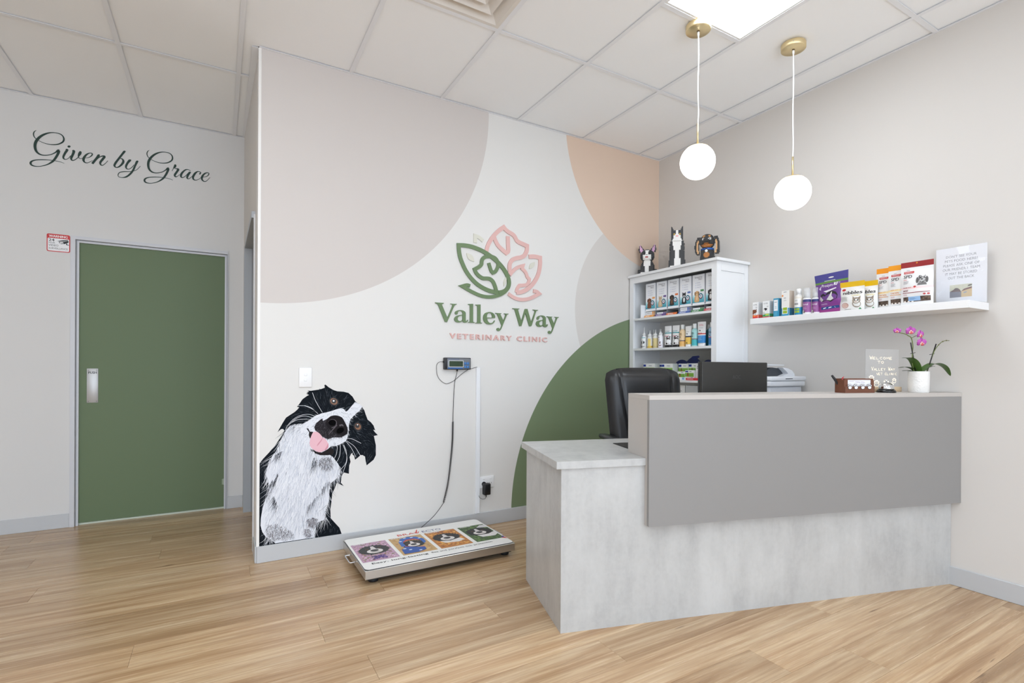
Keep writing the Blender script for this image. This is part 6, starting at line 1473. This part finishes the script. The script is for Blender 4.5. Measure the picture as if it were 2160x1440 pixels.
def dac_fn(x, y, z):
    ax = abs(x); n_ = hs(x, y, z)
    rr = .050 - .12 * max(0, z - .05)
    if z < .108 and (x / rr) ** 2 + ((y - .01) / (rr * 1.15)) ** 2 < 1:
        if y < -.02 and x * x + (z - .058) ** 2 < .021 ** 2: return ('body', TAN)
        return ('body', BK if n_ > .15 else (58, 56, 54))
    if z < .018 and .012 < ax < .044 and -.062 < y < 0: return ('paw', TAN)
    if .030 < y < .085 and ax < .030 and z < .05 - (y - .03) * .5: return ('body', BK)
    dz = z - .160
    if (x / .052) ** 2 + (y / .050) ** 2 + (dz / .056) ** 2 < 1:
        if y < -.018:
            for e in (-1, 1):
                q = (x - e * .022) ** 2 + (dz - .014) ** 2
                if q < .0045 ** 2: return ('head', (14, 14, 14))
                if q < .009 ** 2: return ('head', (226, 224, 220))
                if (x - e * .020) ** 2 + (dz - .036) ** 2 < .009 ** 2: return ('head', (196, 138, 70))
            if dz < -.026: return ('head', TAN)
        return ('head', BK if n_ > .15 else (62, 58, 54))
    if (x / .024) ** 2 + ((y + .050) / .028) ** 2 + ((dz + .008) / .020) ** 2 < 1: return ('snout', (28, 28, 30) if dz > -.022 else TAN)
    if (x / .028) ** 2 + ((y + .034) / .022) ** 2 + ((dz + .034) / .013) ** 2 < 1: return ('snout', TAN)
    c = .056 + .018 * math.sin(max(0, min(1, (.205 - z) / .13)) * PI * .8)
    if .072 < z < .200 and abs(ax - c) < .012 and abs(y - .004) < .030 * math.sin(max(.05, min(1, (.212 - z) / .10)) * PI / 2): return ('ear', (206, 160, 110) if (y < -.012 and ax < c) else BK)
    return None
df = voxel('dachshund_figurine', 'black and tan brick-built dachshund figurine with blue collar on the bookcase', (-.225, -.712, 1.905), R90 + .55, .0052, ((-.088, .088), (-.084, .088), (0, .222)), dac_fn)
b = MB(); b.lathe([(.043, .095), (.046, .097), (.046, .108), (.043, .110)], M((40, 92, 170), .35), 28, Matrix.Translation((0, .004, 0))); col_ = b.build('collar', df)
b = MB(); b.lathe([(.010, -.001), (.010, .001)], M((226, 230, 234), .3), 16, Matrix.Translation((0, -.0475, .086)) @ Matrix.Rotation(PI / 2, 4, 'X')); b.build('collar_tag', col_)

# ================================================================== THINGS ON THE COUNTER
# ---- business card holder with pens
WDB = M((112, 68, 48), .55, vary=.12, bscale=60)
chd = thing('card_holder', 'brown wooden business card holder with cut-out paw prints on the counter', 'card holder', DK(1.584, .045, ZC), TH)
HWc = .0925
b = MB(); b.box(-HWc, HWc, -.030, -.026, 0, .033, WDB); b.build('front_board', chd)
b = MB(); b.box(-HWc, HWc, .026, .030, 0, .072, WDB); b.build('back_board', chd)
for x0 in (-HWc, HWc - .004):
    b = MB(); b.prism([(-.0255, 0), (.0255, 0), (.0255, .072), (-.0255, .064)], x0, x0 + .004, WDB, plane='yz'); b.build('side_board', chd)
b = MB(); b.box(-HWc + .0045, HWc - .0045, -.0255, .0255, 0, .004, WDB); b.build('base_board', chd)
b = MB()
b.box(-HWc + .0045, -HWc + .022, -.0255, -.0225, .0335, .072, WDB); b.box(HWc - .016, HWc - .0045, -.0255, -.0225, .0335, .072, WDB); b.box(-HWc + .0222, HWc - .0162, -.0255, -.0225, .066, .072, WDB)
b.build('card_frame', chd)
for k in range(5):
    for x0 in (-HWc, HWc - .0035):
        q = MB(); q.box(x0, x0 + .0035, -.0304, -.0298, .004 + .006 * k, .0065 + .006 * k, M((52, 32, 24), .6)); q.build('finger_joint', chd)
b = MB(); b.box(-HWc + .0225, HWc - .0165, -.0218, -.006, .0045, .0655, M((240, 241, 244), .5)); cards = b.build('card_stack', chd)
p = Pr((-HWc, -.0305, 0), eps=.0003)
def paw(p, cx, cy, s, pad, line, layer=2):
    p.ell(cx, cy, s, s * .72, line, layer, 16); p.ell(cx, cy, s * .84, s * .58, pad, layer + 1, 16)
    for dx, dy in ((-.85, .75), (-.32, 1.15), (.32, 1.15), (.85, .75)):
        p.ell(cx + dx * s, cy + dy * s, s * .30, s * .38, line, layer, 10); p.ell(cx + dx * s, cy + dy * s, s * .20, s * .28, pad, layer + 1, 10)
for x in (.030, .068, .110, .152): paw(p, x, .027, .0125, (238, 238, 241), (52, 44, 44))
p.build('paw_cutouts', chd)
p = Pr((-HWc, -.0218, 0), eps=.0002); p.text('Valley Way', .072, .052, .006, (150, 130, 170), 2, width=.06); p.lines(.034, .058, .03, 1, .002, .004, (190, 180, 200), 2); p.build('card_print', cards)
pen = MB(); pen.tube([(0, 0, 0), (-.010, 0, .016), (-.045, .004, .066), (-.058, .006, .082)], [.0045, .0055, .0062, .005], M((22, 22, 24), .35), 12)
tag(pen.build('pen', None, DK(1.584 - HWc + .030, .060, ZC + .005), TH), 'thick black pen leaning out of the wooden card holder', 'pen')
pen = MB(); pen.tube([(0, 0, 0), (.006, 0, .070), (.014, 0, .0745)], [.003, .003, .0025], M((196, 40, 48), .4), 10)
tag(pen.build('pen', None, DK(1.584 - HWc + .031, .065, ZC + .005), TH), 'slim red pen poking above the wooden card holder', 'pen')
# ---- service bell
bl = thing('service_bell', 'chrome counter bell with black base in front of the glowing sign', 'bell', DK(1.768, .030, ZC), TH)
CHROME = M((220, 222, 224), .10, metal=1.0)
b = MB(); b.lathe([(.038, 0), (.0435, .002), (.0435, .005), (.0405, .011), (.0355, .016), (.031, .0175)], M((18, 18, 19), .25), 36); b.build('bell_base', bl)
b = MB(); b.lathe([(.0345, .018), (.0352, .019), (.0348, .025), (.0322, .035), (.0265, .044), (.018, .050), (.009, .0530), (.005, .0535)], CHROME, 40); b.build('bell_dome', bl)
b = MB(); b.lathe([(.0025, .0535), (.0025, .059), (.005, .0595), (.0052, .0625), (.003, .065), (.0005, .0655)], CHROME, 18); b.build('bell_button', bl)
# ---- edge-lit acrylic welcome sign on a wooden base
ls = thing('welcome_sign', 'edge-lit clear acrylic welcome sign on a small wooden base', 'sign', DK(1.832, .108, ZC), TH)
b = MB(); b.rbox(-.112, .112, -.018, .018, 0, .026, M((216, 190, 156), .5, vary=.08, bscale=50), .002, 1); b.build('wooden_base', ls)
b = MB(); b.rbox(-.110, .110, -.002, .002, .0262, .226, M((246, 246, 246), .05, alpha=.10, spec=.5), .0008, 1); pane = b.build('acrylic_pane', ls)
GLOW = (255, 240, 214)
SSF = {'W': [[(0, 1), (.25, 0), (.5, .7), (.75, 0), (1, 1)]], 'E': [[(.8, 1), (0, 1), (0, 0), (.8, 0)], [(0, .5), (.6, .5)]], 'L': [[(0, 1), (0, 0), (.8, 0)]], 'C': [[(.9, .85), (.5, 1), (.1, .7), (.1, .3), (.5, 0), (.9, .12)]], 'O': [[(.5, 1), (.08, .7), (.08, .3), (.5, 0), (.92, .3), (.92, .7), (.5, 1)]], 'M': [[(0, 0), (.15, 1), (.5, .3), (.85, 1), (1, 0)]], 'T': [[(0, 1), (1, 1)], [(.5, 1), (.5, 0)]], 'V': [[(0, 1), (.45, 0), (.95, 1)]], 'A': [[(0, 0), (.5, 1), (1, 0)], [(.22, .4), (.78, .4)]], 'Y': [[(0, 1), (.45, .5), (.9, 1)], [(.45, .5), (.4, 0)]], 'N': [[(0, 0), (.05, 1), (.85, 0), (.9, 1)]], 'I': [[(.3, 1), (.3, 0)]]}
p = Pr((0, -.0021, .0262), eps=.0002)
def hand(txt, x, y, h, wd, big=(0,)):
    u = wd / (len(txt) * 1.25); jr = random.Random(len(txt))
    for i, chh in enumerate(txt):
        hh = h * (1.55 if i in big else 1.0)
        for st_ in SSF.get(chh, []):
            pts = [(x + (i * 1.25 + a) * u, y + b_ * hh + jr.uniform(-.0006, .0006)) for a, b_ in st_]
            for k in range(len(pts) - 1): p.stroke([pts[k], pts[k + 1]], .0012, GLOW, 2, emit=.9)
hand('WELCOME', -.086, .146, .012, .155); hand('TO', -.034, .124, .012, .046, ()); hand('VALLEY WAY', -.074, .086, .0125, .160, (0, 7)); hand('VET CLINIC', -.040, .062, .012, .138, ())
def glow_paw(cx, cy, s):
    p.stroke([(cx - s, cy), (cx - s * .7, cy - s * .6), (cx, cy - s * .75), (cx + s * .7, cy - s * .6), (cx + s, cy), (cx + s * .5, cy + s * .35), (cx - s * .4, cy + s * .35), (cx - s, cy)], .0013, GLOW, 2, 4, emit=.9)
    for dx, dy in ((-.8, .75), (-.28, 1.1), (.3, 1.1), (.85, .7)):
        p.ell(cx + dx * s, cy + dy * s, s * .2, s * .28, GLOW, 2, 8, emit=1.1)
for a in ((-.074, .040, .016), (-.040, .014, .016), (.024, .016, .016), (.078, .030, .012), (.060, .004, .013)): glow_paw(*a)
p.build('glowing_writing', pane)
# ---- orchid
PS, PO = 1.968, .020
orc = thing('orchid', 'pink moth orchid in a dimpled white pot on the counter end', 'plant', DK(PS, PO, ZC), TH)
POT = NT('dimpled_white_ceramic', .3, .5)
POT.b.inputs['Base Color'].default_value = lin((240, 239, 236)) + (1,)
_v = POT.n('ShaderNodeTexVoronoi'); _v.inputs['Scale'].default_value = 95; POT.l(POT.tc.outputs['Object'], _v.inputs['Vector'])
POT.bump(POT.ramp(_v.outputs['Distance'], [(.15, (1, 1, 1)), (.45, (0, 0, 0))]), .5, .002)
b = MB(); b.lathe([(.0425, 0), (.0455, .003), (.0465, .05), (.0470, .105), (.0472, .108), (.0460, .110), (.0440, .108), (.0430, .085)], POT.m, 40, caps=False); b.lathe([(.0005, .001), (.0425, .001)], POT.m, 40, caps=False); b.build('pot', orc)
b = MB(); b.lathe([(.0005, .090), (.022, .092), (.0433, .086)], M((74, 56, 42), .9, bump=.8, bscale=120), 24, caps=False); b.build('potting_bark', orc)
LEAF = M((72, 106, 44), .35, vary=.15, bscale=30); LEAF2 = M((56, 82, 38), .4)
def L_(s, z, off=0.0): return (s - PS - .068, off, z - ZC)
def leaf(pts, w_, m, cup=.12):
    c = smooth_pts(pts, 5); n = len(c); b = MB()
    for side in (1, -1):
        vs = []
        for i, q in enumerate(c):
            t_ = i / (n - 1); tan = (c[min(i + 1, n - 1)] - c[max(i - 1, 0)]).normalized()
            sd = tan.cross(Vector((0, 0, 1))); sd = sd.normalized() if sd.length > .01 else Vector((0, 1, 0))
            up = sd.cross(tan).normalized(); hw = w_ / 2 * (math.sin(PI * (.08 + .92 * t_) ** .8) ** .6 if t_ < 1 else 0) + .0006
            for k in (-1, -.5, 0, .5, 1): vs.append(q + sd * hw * k + up * (cup * hw * (k * k) + side * .0006))
        b.add(vs, [(i * 5 + k, i * 5 + k + 1, (i + 1) * 5 + k + 1, (i + 1) * 5 + k) for i in range(n - 1) for k in range(4)], m, None, True)
    b.build('leaf', orc)
leaf([(0, 0, .09), L_(2.000, 1.158, -.01), L_(1.960, 1.187, -.015), L_(1.900, 1.190, -.02)], .046, LEAF)
leaf([(0, 0, .09), L_(2.000, 1.133, .005), L_(1.955, 1.143, .005), L_(1.900, 1.139, 0)], .026, LEAF2)
leaf([(0, 0, .092), (.045, -.010, .132), (.085, -.020, .148), (.135, -.030, .130), (.168, -.036, .086)], .055, LEAF, .2)
leaf([(0, .01, .092), (.040, .004, .122), (.080, .000, .134), (.105, -.005, .136)], .030, LEAF2)
leaf([(0, 0, .092), (-.035, .02, .112), (-.075, .03, .112)], .028, LEAF2)
STM = M((104, 118, 58), .5); STK = M((34, 30, 28), .5)
def st_path(L): return smooth_pts(L, 6)
b = MB(); b.tube([L_(2.022, 1.10), L_(1.982, 1.271)], .0028, STK, 8); b.build('stake', orc)
b = MB(); b.tube([L_(2.085, 1.10), L_(2.140, 1.266, -.01)], .0028, STK, 8); b.build('stake', orc)
s1_ = st_path([L_(2.012, 1.10), L_(1.994, 1.161), L_(1.994, 1.22), L_(1.997, 1.252), L_(1.986, 1.294), L_(1.966, 1.306), L_(1.948, 1.314), L_(1.908, 1.321), L_(1.890, 1.328)])
b = MB(); b.tube(s1_, .0022, STM, 8); b.build('flower_stem', orc)
b = MB(); b.tube(st_path([L_(1.986, 1.294), L_(2.000, 1.300), L_(2.020, 1.308)]), .0015, STM, 6); b.build('flower_stem', orc)
s2_ = st_path([L_(2.080, 1.10), L_(2.112, 1.18, -.005), L_(2.130, 1.235, -.012), L_(2.158, 1.270, -.018), L_(2.184, 1.283, -.022), L_(2.208, 1.284, -.026)])
b = MB(); b.tube(s2_, [.0022 - .0008 * i / len(s2_) for i in range(len(s2_))], STM, 8); b.build('flower_stem', orc)
for q in (s2_[16], s2_[21], s2_[26]):
    b = MB(); b.ball(tuple(q), .0035, M((120, 112, 70), .5), 8, 6); b.build('stem_node', orc)
for s_, z_ in ((1.990, 1.216), (2.118, 1.212)):
    b = MB(); b.tube([L_(s_ - .014, z_ - .002, -.004), L_(s_, z_, -.006), L_(s_ + .018, z_ + .003, -.004)], .0016, STK, 6); b.build('stem_clip', orc)
PET = M((186, 84, 176), .5, vary=.10, bscale=90); PET2 = M((168, 66, 158), .5); LIP = M((206, 92, 96), .45); YEL = M((236, 206, 180), .5)
def flower(s, z, off, sc_, turn, tilt):
    rt = Matrix.Translation(Vector(L_(s, z, off))) @ Matrix.Rotation(turn, 4, 'Z') @ Matrix.Rotation(tilt, 4, 'X') @ Matrix.Diagonal((sc_, sc_, sc_, 1))
    b = MB(); b.ball((0, -.002, 0), (.004, .004, .004), YEL, 10, 8, rt); fl = b.build('flower', orc)
    def petal(a, ln, wd, m, yo, cup):
        q = MB(); n = 8
        def fn(u, v):
            w_ = wd * math.sin(PI * min(1, (.10 + .84 * v))) ** .7; x = (2 * u - 1) * w_ / 2; r = ln * v
            return (x * math.cos(a) + r * math.sin(a), yo - cup * math.sin(PI * v * .8) * .006 + .004 * (2 * u - 1) ** 2, r * math.cos(a) - x * math.sin(a))
        q.grid(fn, 6, n, m, rt); q.grid(lambda u, v: tuple(Vector(fn(1 - u, v)) + Vector((0, .0006, 0))), 6, n, m, rt); q.build('petal', fl)
    for a in (0, 2.2, -2.2): petal(a, .020, .015, PET2, .001, .6)
    for a in (1.38, -1.38): petal(a, .022, .025, PET, -.001, 1)
    q = MB(); q.ball((0, -.006, -.008), (.0065, .005, .006), LIP, 10, 8, rt); q.ball((-.006, -.005, -.006), (.004, .003, .005), YEL, 8, 6, rt); q.ball((.006, -.005, -.006), (.004, .003, .005), YEL, 8, 6, rt); q.build('lip', fl)
flower(1.886, 1.330, -.006, .78, -.9, .1); flower(1.967, 1.331, -.010, 1.2, -.25, .15); flower(2.028, 1.314, -.012, 1.15, .15, .1); flower(2.032, 1.272, -.016, 1.22, -.15, .15)
